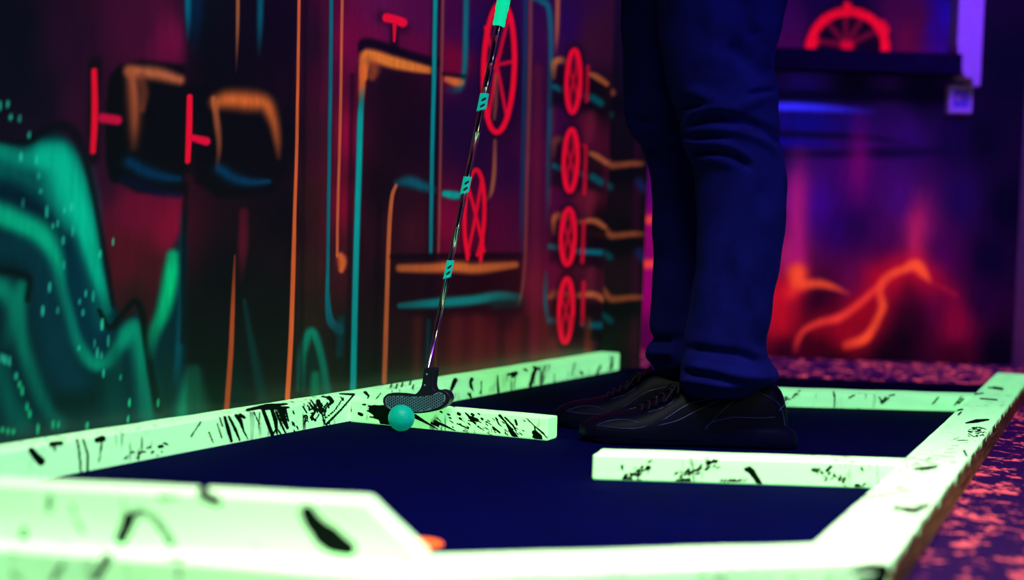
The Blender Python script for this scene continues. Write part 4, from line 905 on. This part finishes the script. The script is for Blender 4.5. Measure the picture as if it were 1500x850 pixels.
near_prof = [(-330, 950, 1176), (-220, 952, 1176), (-120, 956, 1166), (0, 962, 1153), (40, 965, 1144), (80, 969, 1135), (110, 974, 1136), (140, 983, 1140), (165, 990, 1139), (185, 996, 1141), (205, 1000, 1144), (225, 1007, 1147), (245, 1014, 1149), (265, 1018, 1151), (300, 1021, 1152), (350, 1021, 1148), (390, 1019, 1141), (430, 1014, 1133), (470, 1007, 1128), (498, 1002, 1124), (520, 999, 1125), (535, 997, 1132), (545, 996, 1138), (553, 996, 1139), (560, 996, 1134), (566, 998, 1120), (573, 1001, 1106), (580, 1006, 1098)]
far_prof = [(-330, 900, 1100), (-220, 900, 1090), (-120, 905, 1075), (0, 909, 1050), (60, 911, 1042), (120, 913, 1040), (160, 916, 1038), (185, 920, 1038), (200, 926, 1038), (212, 938, 1040), (225, 943, 1042), (250, 951, 1046), (290, 955, 1050), (350, 956, 1050), (410, 956, 1046), (460, 953, 1042), (485, 953, 1040), (497, 956, 1038), (505, 949, 1038), (515, 945, 1040), (525, 946, 1042), (533, 953, 1044), (540, 960, 1040), (550, 966, 1030)]
folds_near = [([(986, 158), (1006, 155), (1031, 152)], 5, -7), ([(1002, 133), (1023, 137), (1052, 150), (1080, 156), (1134, 138)], 9, 6), ([(1066, 62), (1097, 90), (1134, 117)], 13, -10), ([(1097, 138), (1117, 134), (1138, 132)], 4.5, -6), ([(1000, 197), (1012, 172), (1030, 162), (1055, 160), (1090, 166)], 6, 6),
              ([(1010, 184), (1030, 175), (1060, 173), (1097, 179), (1134, 197), (1146, 216)], 7, -10), ([(1004, 194), (1035, 189), (1080, 193), (1117, 206), (1138, 224)], 6, 6), ([(1008, 203), (1039, 202), (1072, 199)], 3.5, -5), ([(998, 208), (1023, 211), (1064, 213), (1097, 230)], 5, 6), ([(1012, 222), (1043, 222), (1076, 228), (1105, 251)], 6, -9), ([(1015, 236), (1048, 235), (1080, 246)], 7, 4),
              ([(1086, -10), (1097, 37), (1109, 56)], 9, -8), ([(1030, -20), (1045, 40), (1040, 100)], 16, 4), ([(1113, 270), (1111, 420), (1099, 500)], 2, 1.2), ([(1030, 300), (1036, 400), (1030, 480)], 14, 3), ([(1075, 280), (1065, 380), (1075, 470)], 12, -3), ([(1096, 440), (1106, 490), (1116, 515)], 8, -5),
              ([(1000, 510), (1050, 516), (1090, 522), (1122, 536)], 7, -10), ([(1000, 533), (1050, 541), (1090, 551), (1136, 553)], 7, 8), ([(1000, 545), (1050, 555), (1095, 564)], 3.5, -7), ([(996, 556), (1035, 562), (1075, 572)], 5, 5)]
folds_far = [([(914, 150), (930, 190), (940, 206)], 8, 6), ([(945, 212), (965, 225), (985, 240)], 6, -7), ([(920, 170), (950, 180), (975, 170)], 6, -5), ([(952, 250), (975, 262)], 6, 4), ([(948, 498), (985, 500)], 5, -8), ([(946, 516), (985, 518)], 5, 8), ([(950, 530), (985, 532)], 4, -6), ([(985, 260), (982, 480)], 3, 1.5), ([(930, 40), (935, 120)], 10, 4)]
def leg(prof, Y, depth, folds, ytop_shift, nr=330, nsg=112):
    P = np.array(prof, float); ys = np.linspace(P[0, 0], P[-1, 0], nr)
    Lp = smooth_interp(ys, P[:, 0], P[:, 1]); Rp = smooth_interp(ys, P[:, 0], P[:, 2])
    V = np.zeros((nr, nsg, 3)); th = np.arange(nsg)/nsg*2*math.pi
    for i in range(nr):
        A = aty(Lp[i], ys[i], Y); B = aty(Rp[i], ys[i], Y); c = (A+B)/2; a = (B[0]-A[0])/2
        db = depth(ys[i])*a
        up = max(0, (0-ys[i])/330)
        V[i, :, 0] = c[0]+a*np.cos(th); V[i, :, 1] = c[1]+ytop_shift*up + db*np.sin(th); V[i, :, 2] = c[2]+(A[2]-c[2])*(-np.cos(th))
    VV = V.reshape(-1, 3); px, py = proj(VV)
    nrm = np.column_stack([np.tile(np.cos(th), nr), np.tile(np.sin(th), nr)])
    facing = np.clip(-nrm[:, 1]*2.2+.35, 0, 1)
    disp = np.zeros(len(VV)); q = Paint(px, py)
    for pts, w, amp in folds:
        pc = catmull(pts, 5) if len(pts) > 2 else np.array(pts, float)
        idx, d, t = q.dist(pc, 1., w*3)
        tt = t/max(1, len(pc)-1); env = np.clip(np.minimum(tt, 1-tt)*6+.15, 0, 1)
        disp[idx] += amp*.001*np.exp(-(d/w)**2)*env
    disp *= facing
    disp += .0012*(np.sin(px*.11+py*.05)+np.sin(py*.09-px*.03))*np.clip((px*0+1), 0, 1)*.6
    VV[:, :2] += nrm*disp[:, None]
    V = VV.reshape(nr, nsg, 3)
    # turned-in hem
    hem = []
    for sc_, dz in ((.9, .002), (.84, .02), (.8, .05)):
        c = V[-1].mean(0); hem.append(c+(V[-1]-c)*np.array([sc_, sc_, 1])+np.array([0, 0, dz]))
    V = np.concatenate([V, np.array(hem)], 0)
    return V
mb = MB()
for prof, Y, fo, sh in ((near_prof, YN, folds_near, .035), (far_prof, YF, folds_far, -.035)):
    dp = (lambda y: float(np.interp(y, [-330, 0, 200, 400, 600], [.80, .86, .98, .95, .82])))
    V = leg(prof, Y, dp, fo, sh)
    mb.add(V.reshape(-1, 3), [q[::-1] for q in gridfaces(V.shape[0], V.shape[1], True).tolist()])
# seat and waist
rg = []
for z, cx, rx, ry in [(.80, .372, .100, .165), (.86, .368, .112, .172), (.92, .362, .115, .172), (.98, .356, .108, .165), (1.04, .350, .100, .155), (1.06, .348, .096, .150)]:
    th = np.arange(64)/64*2*math.pi; rg.append(np.column_stack([cx+rx*np.cos(th), 2.317+ry*np.sin(th), np.full(64, z)]))
mb.add(np.vstack(rg), [q for q in gridfaces(6, 64, True).tolist()]+[list(range(64))[::-1]])
mb.build('jeans', M_JEAN, person, True)

# shoes
def shoe(toe, heel, yc, zscale, ang):
    """toe/heel: X of the two ends; yc: centre line"""
    Ls = heel-toe
    root = empty('shoe', (0, 0, 0)); root.parent = person; root.location = Vector(((toe+heel)/2, yc, 0)) - person.location; root.rotation_euler = (0, 0, ang)
    if True:
        del root
    S = np.array([0, .02, .05, .1, .17, .25, .34, .42, .48, .56, .66, .76, .84, .89, .925, .95])
    HT = np.array([.020, .029, .036, .042, .047, .053, .066, .082, .094, .101, .104, .105, .104, .100, .086, .060])*zscale
    HW = np.array([.010, .022, .031, .039, .045, .048, .047, .043, .041, .039, .038, .037, .034, .030, .024, .016])
    OFF = np.array([.004, .004, .004, .004, .003, .001, -.001, -.002, -.002, 0, 0, 0, 0, 0, 0, 0])
    ca, sa = math.cos(ang), math.sin(ang)
    def W(s, y, z):
        x = (s-.5)*Ls; return np.array([(toe+heel)/2 + x*ca - y*sa, yc + x*sa + y*ca, z])
    def surf(s, th, out=0.):
        h = smooth_interp(np.array([s]), S, HT)[0]; w = smooth_interp(np.array([s]), S, HW)[0]; o = smooth_interp(np.array([s]), S, OFF)[0]
        zb = .012; c_, s_ = math.cos(th), math.sin(th)
        top = 1.0 if s < .45 else .62                   # collar is wide at the top
        yy = np.sign(c_)*abs(c_)**.78*(w+out); zz = zb+(h-zb+out)*abs(s_)**(.85)
        return W(s, o+yy, zz)
    n = 72; m = 40
    ss = .95*(1-np.cos(np.linspace(0, math.pi, n)))/2
    V = np.array([[surf(s, math.pi*j/(m-1)) for j in range(m)] for s in ss])
    Fs = gridfaces(n, m).tolist()
    mb = MB(); mb.add(V.reshape(-1, 3), Fs+[list(range(m)), list(range((n-1)*m, n*m))[::-1]])
    up = mb.build('shoe', M_SHOE, person, True)
    # sole: flared footprint
    fp = []
    for s in np.linspace(0, 1, 60):
        w = np.interp(s, [0, .02, .06, .12, .2, .3, .42, .55, .7, .82, .9, .95, .985, 1.], [.004, .018, .030, .039, .046, .0495, .046, .041, .041, .043, .042, .038, .028, .012]); fp.append((s, w))
    lv = [(0., .94, 0), (.006, 1.0, 0), (.016, 1.0, 0), (.026, .97, .012), (.034, .9, .04)]
    rings = []
    for z, k, pull in lv:
        r = []
        for s, w in fp:
            zz = z*(1 if s > .4 else .55+.45*s/.4) + (.010*max(0, (.12-s)/.12)**2) ; s2 = s - pull*max(0, (s-.7)/.3)
            r.append(W(s2, w*k+.002, zz))
        for s, w in fp[::-1]:
            zz = z*(1 if s > .4 else .55+.45*s/.4) + (.010*max(0, (.12-s)/.12)**2); s2 = s - pull*max(0, (s-.7)/.3)
            r.append(W(s2, -w*k+.002, zz))
        rings.append(r)
    R = np.array(rings); k2 = R.shape[1]
    mb = MB(); mb.add(R.reshape(-1, 3), gridfaces(len(lv), k2, True).tolist()+[list(range(k2)), list(range((len(lv)-1)*k2, len(lv)*k2))[::-1]])
    mb.build('sole', M_SOLE, up, True)
    # piping and panel seams on the camera side (theta near pi) and the other side
    mb = MB()
    lines = [[(.08, .42), (.14, .52), (.2, .5), (.26, .34)], [(.07, .38), (.14, .26), (.24, .22), (.3, .26)], [(.30, .62), (.36, .58), (.42, .62)], [(.36, .30), (.46, .42), (.56, .46), (.64, .5)], [(.34, .22), (.44, .24), (.54, .34), (.62, .44)], [(.56, .10), (.62, .26), (.68, .42), (.72, .56)], [(.58, .16), (.68, .22), (.8, .22), (.88, .24)], [(.78, .62), (.86, .5), (.91, .4), (.93, .2)], [(.9, .34), (.925, .5), (.93, .64)]]
    for sd in (1, -1):
        for l in lines:
            q = catmull(l, 6)
            pts = [surf(s, math.pi*(1-v*.5/1.0) if sd > 0 else math.pi*v*.5, .0006) for s, v in q]
            mb.tube(pts, .0008, 6)
    mb.build('seam_piping', M_PIPE, up, True)
    # tongue and laces
    mb = MB()
    tv = np.array([[surf(s, math.pi*(.5+.13*(j-4)/4), .002+.010*max(0, (s-.40)/.1)) for j in range(9)] for s in np.linspace(.27, .50, 16)])
    mb.add(tv.reshape(-1, 3), gridfaces(16, 9).tolist()); mb.build('tongue', M_SHOE, up, True)
    mb = MB()
    for k in range(6):
        s = .27+.032*k
        mb.tube([surf(s+.012*math.sin(j/8*math.pi), math.pi*(.5+.17*(j-4)/4), .003+.001*k) for j in range(9)], .0019, 7)
    for sd in (-1, 1):
        mb.tube(catmull([surf(.44, math.pi/2, .006), surf(.42, math.pi*(.5-.10*sd), .014), surf(.37, math.pi*(.5-.2*sd), .010), surf(.40, math.pi*(.5-.13*sd), .007), surf(.44, math.pi/2, .007)], 6), .0017, 7)
    mb.build('laces', M_LACE, up, True)
shoe(.115, .462, 2.255, 1.0, math.radians(2.0))
shoe(.078, .405, 2.405, 1.02, math.radians(-4))

# body (one continuous skin figure) and upper clothing; the head and hands are above the frame
def skin_body():
    hip = (.352, 2.317, .97)
    hx = P_A + P_AX*(P_L-.075); h2 = P_A + P_AX*(P_L-.155)
    J = {}
    verts = []; rad = []; edges = []
    def v(p, r, par=None):
        verts.append(tuple(p)); rad.append(r)
        if par is not None: edges.append((par, len(verts)-1))
        return len(verts)-1
    pel = v(hip, .105); ab = v((.335, 2.317, 1.10), .11, pel); ch = v((.29, 2.317, 1.28), .125, ab); cl = v((.245, 2.317, 1.41), .085, ch)
    nk = v((.215, 2.317, 1.47), .052, cl); hd = v((.175, 2.315, 1.555), .078, nk); hdt = v((.165, 2.315, 1.625), .072, hd); v((.125, 2.315, 1.52), .05, hd)
    for sgn, hand in ((-1, hx), (1, h2)):
        sh = v((.245, 2.317+.16*sgn, 1.385), .056, cl); el = v((.215, 2.317+.20*sgn, 1.10), .042, sh)
        w = np.array([hand[0]+.045, hand[1]+.035*sgn, hand[2]+.07]); wr = v(w, .028, el)
        pm = v((hand[0]+.030, hand[1]+.024*sgn, hand[2]+.02), .030, wr)
    for sgn, Y, kx, kz, axx in ((-1, YN, .36, .49, .37), (1, YF, .31, .49, .36)):
        th = v((.355, 2.317+.075*sgn, .86), .070, pel); kn = v((aty(1070 if sgn < 0 else 985, 200, Y)[0], Y, .49), .040, th)
        cf = v((aty(1085 if sgn < 0 else 1004, 320, Y)[0], Y, .34), .038, kn)
        an = v((aty(1066 if sgn < 0 else 1003, 540, Y)[0], Y, .10), .030, cf)
    me = bpy.data.meshes.new('body'); me.from_pydata(verts, edges, []); o = bpy.data.objects.new('body', me); COL.objects.link(o)
    md = o.modifiers.new('skin', 'SKIN'); md.use_smooth_shade = True
    for k, sv in enumerate(me.skin_vertices[0].data): sv.radius = (rad[k], rad[k]); sv.use_root = (k == 0)
    o.modifiers.new('sub', 'SUBSURF').levels = 2; o.modifiers['sub'].render_levels = 2
    dg = bpy.context.evaluated_depsgraph_get(); ev = o.evaluated_get(dg)
    m2 = bpy.data.meshes.new_from_object(ev); V = [q.co[:] for q in m2.vertices]; Fs = [tuple(p.vertices) for p in m2.polygons]
    bpy.data.objects.remove(o)
    mb = MB(); mb.add(V, Fs)
    # eyes sockets, nose, mouth and ears as small modelled relief
    for sgn in (-1, 1):
        bm = bmesh.new(); bmesh.ops.create_uvsphere(bm, u_segments=14, v_segments=10, radius=.012, matrix=Matrix.Translation((.085, 2.315+.03*sgn, 1.565))); mb.bm(bm)
        bm = bmesh.new(); bmesh.ops.create_uvsphere(bm, u_segments=14, v_segments=10, radius=1, matrix=Matrix.Translation((.185, 2.315+.078*sgn, 1.56)) @ Matrix.Diagonal((.02, .008, .03, 1))); mb.bm(bm)
    bm = bmesh.new(); bmesh.ops.create_cone(bm, cap_ends=True, segments=12, radius1=.017, radius2=.007, depth=.05, matrix=Matrix.Translation((.076, 2.315, 1.535)) @ Matrix.Rotation(-.3, 4, 'Y')); mb.bm(bm)
    bm = bmesh.new(); bmesh.ops.create_uvsphere(bm, u_segments=14, v_segments=8, radius=1, matrix=Matrix.Translation((.083, 2.315, 1.497)) @ Matrix.Diagonal((.012, .024, .007, 1))); mb.bm(bm)
    # fingers curling round the grip
    side = np.array([1., 0, 0]); side -= P_AX*(side@P_AX); side /= np.linalg.norm(side); fro = np.cross(P_AX, side)
    for sgn, hand in ((-1, hx), (1, h2)):
        for k in range(4):
            c = hand + P_AX*(.028-.0195*k); ln = [.9, 1.1, 1.05, .85][k]
            pts = []
            for q in np.linspace(0, 1, 9):
                an = (-.35 + q*3.6*ln)
                r = .0215+.004*(1-q)
                pts.append(c + r*(math.cos(an)*side + sgn*math.sin(an)*fro))
            mb.tube(pts, np.linspace(.0092, .0072, 9), 10)
        tp = [hand+P_AX*.02+side*.026+fro*sgn*-.012, hand+P_AX*.01+side*.012-fro*sgn*.024, hand-P_AX*.012-side*.004-fro*sgn*.024, hand-P_AX*.034-side*.008-fro*sgn*.021]
        mb.tube(catmull(tp, 4), np.linspace(.012, .0085, 13), 10)
    mb.build('body', M_SKIN, person, True)
    # jacket: torso and sleeves
    mb = MB(); rg = []
    for z, cx, rx, ry in [(.99, .352, .118, .178), (1.05, .347, .122, .180), (1.12, .335, .128, .182), (1.22, .308, .135, .195), (1.32, .278, .132, .205), (1.39, .255, .105, .190), (1.44, .236, .075, .10), (1.465, .226, .062, .066)]:
        th = np.arange(56)/56*2*math.pi; rg.append(np.column_stack([cx+rx*np.cos(th), 2.317+ry*np.sin(th), np.full(56, z)+.02*np.cos(th)]))
    mb.add(np.vstack(rg), gridfaces(8, 56, True).tolist())
    for sgn, hand in ((-1, hx), (1, h2)):
        w = np.array([hand[0]+.055, hand[1]+.041*sgn, hand[2]+.09])
        mb.tube(catmull([(.25, 2.317+.13*sgn, 1.39), (.243, 2.317+.185*sgn, 1.32), (.217, 2.317+.205*sgn, 1.10), tuple(w)], 8), np.interp(np.linspace(0, 1, 25), [0, .3, .6, 1], [.07, .066, .056, .042]), 24)
    mb.build('jacket', M_JACKET, person, True)
    bm = bmesh.new(); bmesh.ops.create_uvsphere(bm, u_segments=32, v_segments=20, radius=1, matrix=Matrix.Translation((.185, 2.315, 1.60)) @ Matrix.Diagonal((.098, .088, .095, 1)))
    bmesh.ops.delete(bm, geom=[q for q in bm.verts if q.co.x < .13 and q.co.z < 1.615 or q.co.z < 1.535], context='VERTS'); mb = MB(); mb.bm(bm); mb.build('hair', M_HAIR, person, True)
skin_body()

# ------------------------------------------------------------------ display niche and wall box on the back wall
def niche():
    M_FR = plain('white_painted_frame', (.70, .66, .74), .5, noise=.05)
    M_SILL = plain('dark_sill_wood', (.004, .004, .02), .7, noise=.2, nscale=20, spec=.1)
    M_MESH = plain('black_wire', (.01, .01, .015), .5)
    yf = BY-.11
    def q(x, y, Y=yf): return aty(x, y, Y)
    xl = .40; xr = q(1402, 72)[0]; xo = q(1432, 60)[0]; zt = 1.5; zs = q(1270, 74)[2]; zb = q(1270, 105)[2]; zf = q(1420, 112)[2]
    root = empty('wall_display_box', (xr-.4, BY, zb), 'white-sided display box on back wall with red wheel above dark sill', 'display box')
    mb = MB()
    # right side board, its lower inner corner rounded off
    prof = [(xr, zt), (xr, zs+.03), (xr+.004, zs), (xr+.016, zb+.012), (xr+.03, zb-.006), (xo, zb-.006), (xo, zt)]
    n = len(prof); V = [(x, yf, z) for x, z in prof]+[(x, BY, z) for x, z in prof]
    mb.add(V, [list(range(n)), list(range(n, 2*n))[::-1]]+[[k, n+k, n+(k+1) % n, (k+1) % n] for k in range(n)])
    mb.box((xo+.0005, yf+.03, zb-.025), (xo+.024, BY-.001, zt), .002)
    o = mb.build('side_board', M_FR, root); o['label'] = 'white right side board glowing violet'
    mb = MB(); mb.box((xl, yf-.004, zb), (xr+.016, BY-.03, zs), .003); mb.build('sill', M_SILL, root)
    mb = MB(); mb.box((xl, yf, zt), (xo+.02, BY-.001, zt+.05), .003); mb.box((xl-.04, yf, zb), (xl-.001, BY-.001, zt+.05), .003); mb.build('top_and_left_board', M_FR, root)
    # painted backing panel
    x = np.arange(xl, xr, .004); z = np.arange(zs-.02, zt, .004); X, Z = np.meshgrid(x, z, indexing='ij')
    V = np.column_stack([X.ravel(), np.full(X.size, BY-.022), Z.ravel()]); px, py = proj(V); p = Paint(px, py)
    p.bg([(1150, 30, (52, 2, 74)), (1160, 60, (62, 3, 66)), (1200, 0, (22, 0, 60)), (1240, 50, (14, 0, 18)), (1240, 0, (16, 0, 50)), (1320, 20, (66, 3, 60)), (1330, 50, (92, 3, 48)), (1345, 30, (70, 3, 50)), (1370, 40, (40, 2, 120)), (1390, 20, (30, 4, 170)), (1380, -20, (24, 0, 120)), (1300, -60, (20, 0, 60))])
    p.ell(1242, 68, 40, 40, 20, (10, 0, 14), lean=0, al=.85, soft=.8)
    for a_ in (25, 60, 92, 130, 172): t = math.radians(a_); p.stroke([(1240, 66), (1240+52*math.cos(t), 66-52*math.sin(t))], 4.5, (112, 4, 40), .9, .7, curve=False)
    p.ell(1242, 70, 55, 53, 7, (246, 6, 40), lean=-.02, soft=.4)
    p.stroke([(1238, 66), (1244, 67)], 7, (214, 4, 40), 1, .6, curve=False); p.stroke([(1241, 8), (1243, 12)], 6, (246, 6, 40), 1, .5, curve=False); p.stroke([(1188, 66), (1192, 60)], 8, (246, 6, 40), .9, .5, curve=False); p.stroke([(1292, 36), (1297, 44)], 7, (246, 6, 40), .9, .5, curve=False)
    o = mesh('backing_panel', V, gridfaces(len(x), len(z)), M_MURAL_BACK, root, attrs={'paint': p.linear()}); o['label'] = 'painted panel with half of a red spoked wheel showing'
    mb = MB()
    for xx in np.arange(xl+.01, xr, .0135): mb.tube([(xx, BY-.06, zs+.03), (xx, BY-.06, zt)], .0007, 4)
    for zz in np.arange(zs+.115, zt, .0135): mb.tube([(xl, BY-.0605, zz), (xr, BY-.0605, zz)], .0007, 4)
    mb.build('wire_mesh', M_MESH, root)
niche()
def wall_box():
    M_PL = plain('white_switch_plastic', (.68, .64, .74), .4)
    M_IN = plain('blue_switch_plate', (.22, .20, .62), .35)
    c = aty(1405, 146, BY-.02); w = .035; h = .041
    root = empty('wall_switch_box', (c[0], BY, c[2]-h), 'small square white control box on the back wall below the display box', 'switch box')
    mb = MB(); mb.box((c[0]-w, BY-.03, c[2]-h), (c[0]+w, BY-.0005, c[2]+h), .004)
    mb.build('housing', M_PL, root)
    mb = MB()
    for lo, hi in [((-w+.002, -h+.002), (w-.002, -h+.016)), ((-w+.002, h-.013), (w-.002, h-.002)), ((-w+.002, -h+.0165), (-w+.013, h-.0135)), ((w-.010, -h+.0165), (w-.002, h-.0135))]:
        mb.box((c[0]+lo[0], BY-.037, c[2]+lo[1]), (c[0]+hi[0], BY-.0302, c[2]+hi[1]), .0015)
    mb.build('rim', M_PL, root)
    mb = MB(); mb.box((c[0]-w+.0135, BY-.0325, c[2]-h+.0165), (c[0]+w-.0105, BY-.0302, c[2]+h-.0135), .001); o = mb.build('face_plate', M_IN, root); o['label'] = 'darker blue recessed face'
    bm = bmesh.new(); bmesh.ops.create_cone(bm, cap_ends=True, segments=20, radius1=.008, radius2=.006, depth=.006, matrix=Matrix.Translation((c[0]-.007, BY-.0356, c[2]+.002)) @ Matrix.Rotation(math.pi/2, 4, 'X')); mb = MB(); mb.bm(bm); mb.build('knob', M_PL, root)
wall_box()

# ------------------------------------------------------------------ lights
def area(name, loc, target, size, power, col, sy=None, spread=None):
    d = bpy.data.lights.new(name, 'AREA'); d.shape = 'RECTANGLE'; d.size = size; d.size_y = sy or size; d.energy = power; d.color = col
    if spread: d.spread = spread
    o = bpy.data.objects.new(name, d); COL.objects.link(o); o.location = loc
    o.rotation_euler = (Vector(target)-Vector(loc)).to_track_quat('-Z', 'Y').to_euler(); return o
VIO = (.19, .03, 1.)
WHT = (.9, 1., .62)
area('board_top_fill', (.0, .8, 2.4), (.25, 1.38, 0), .5, 12, WHT, .5, math.radians(54))  # added whitish fill, put in to whiten the board tops under blacklight
area('blacklight_front', (1.15, .5, 2.1), (.3, 1.9, .2), .5, 23, VIO, .5)
area('blacklight_back', (1.25, 2.7, 1.75), (1.3, 4.1, .8), .4, 5.5, VIO, .3, math.radians(80))
area('board_side_fill', (1.35, .7, 1.0), (.55, 1.8, 0), .25, .6, (.95, 1., .45), .25, math.radians(60))  # unseen yellow-green fill, added to tint the bare board side olive
w = bpy.data.worlds.new('world'); sc.world = w; w.use_nodes = True
w.node_tree.nodes['Background'].inputs[0].default_value = (.01, .004, .05, 1); w.node_tree.nodes['Background'].inputs[1].default_value = .1

sc.view_settings.view_transform = 'Standard'; sc.view_settings.look = 'None'; sc.view_settings.gamma = 1; sc.view_settings.exposure = 0
sc.view_settings.use_curve_mapping = False
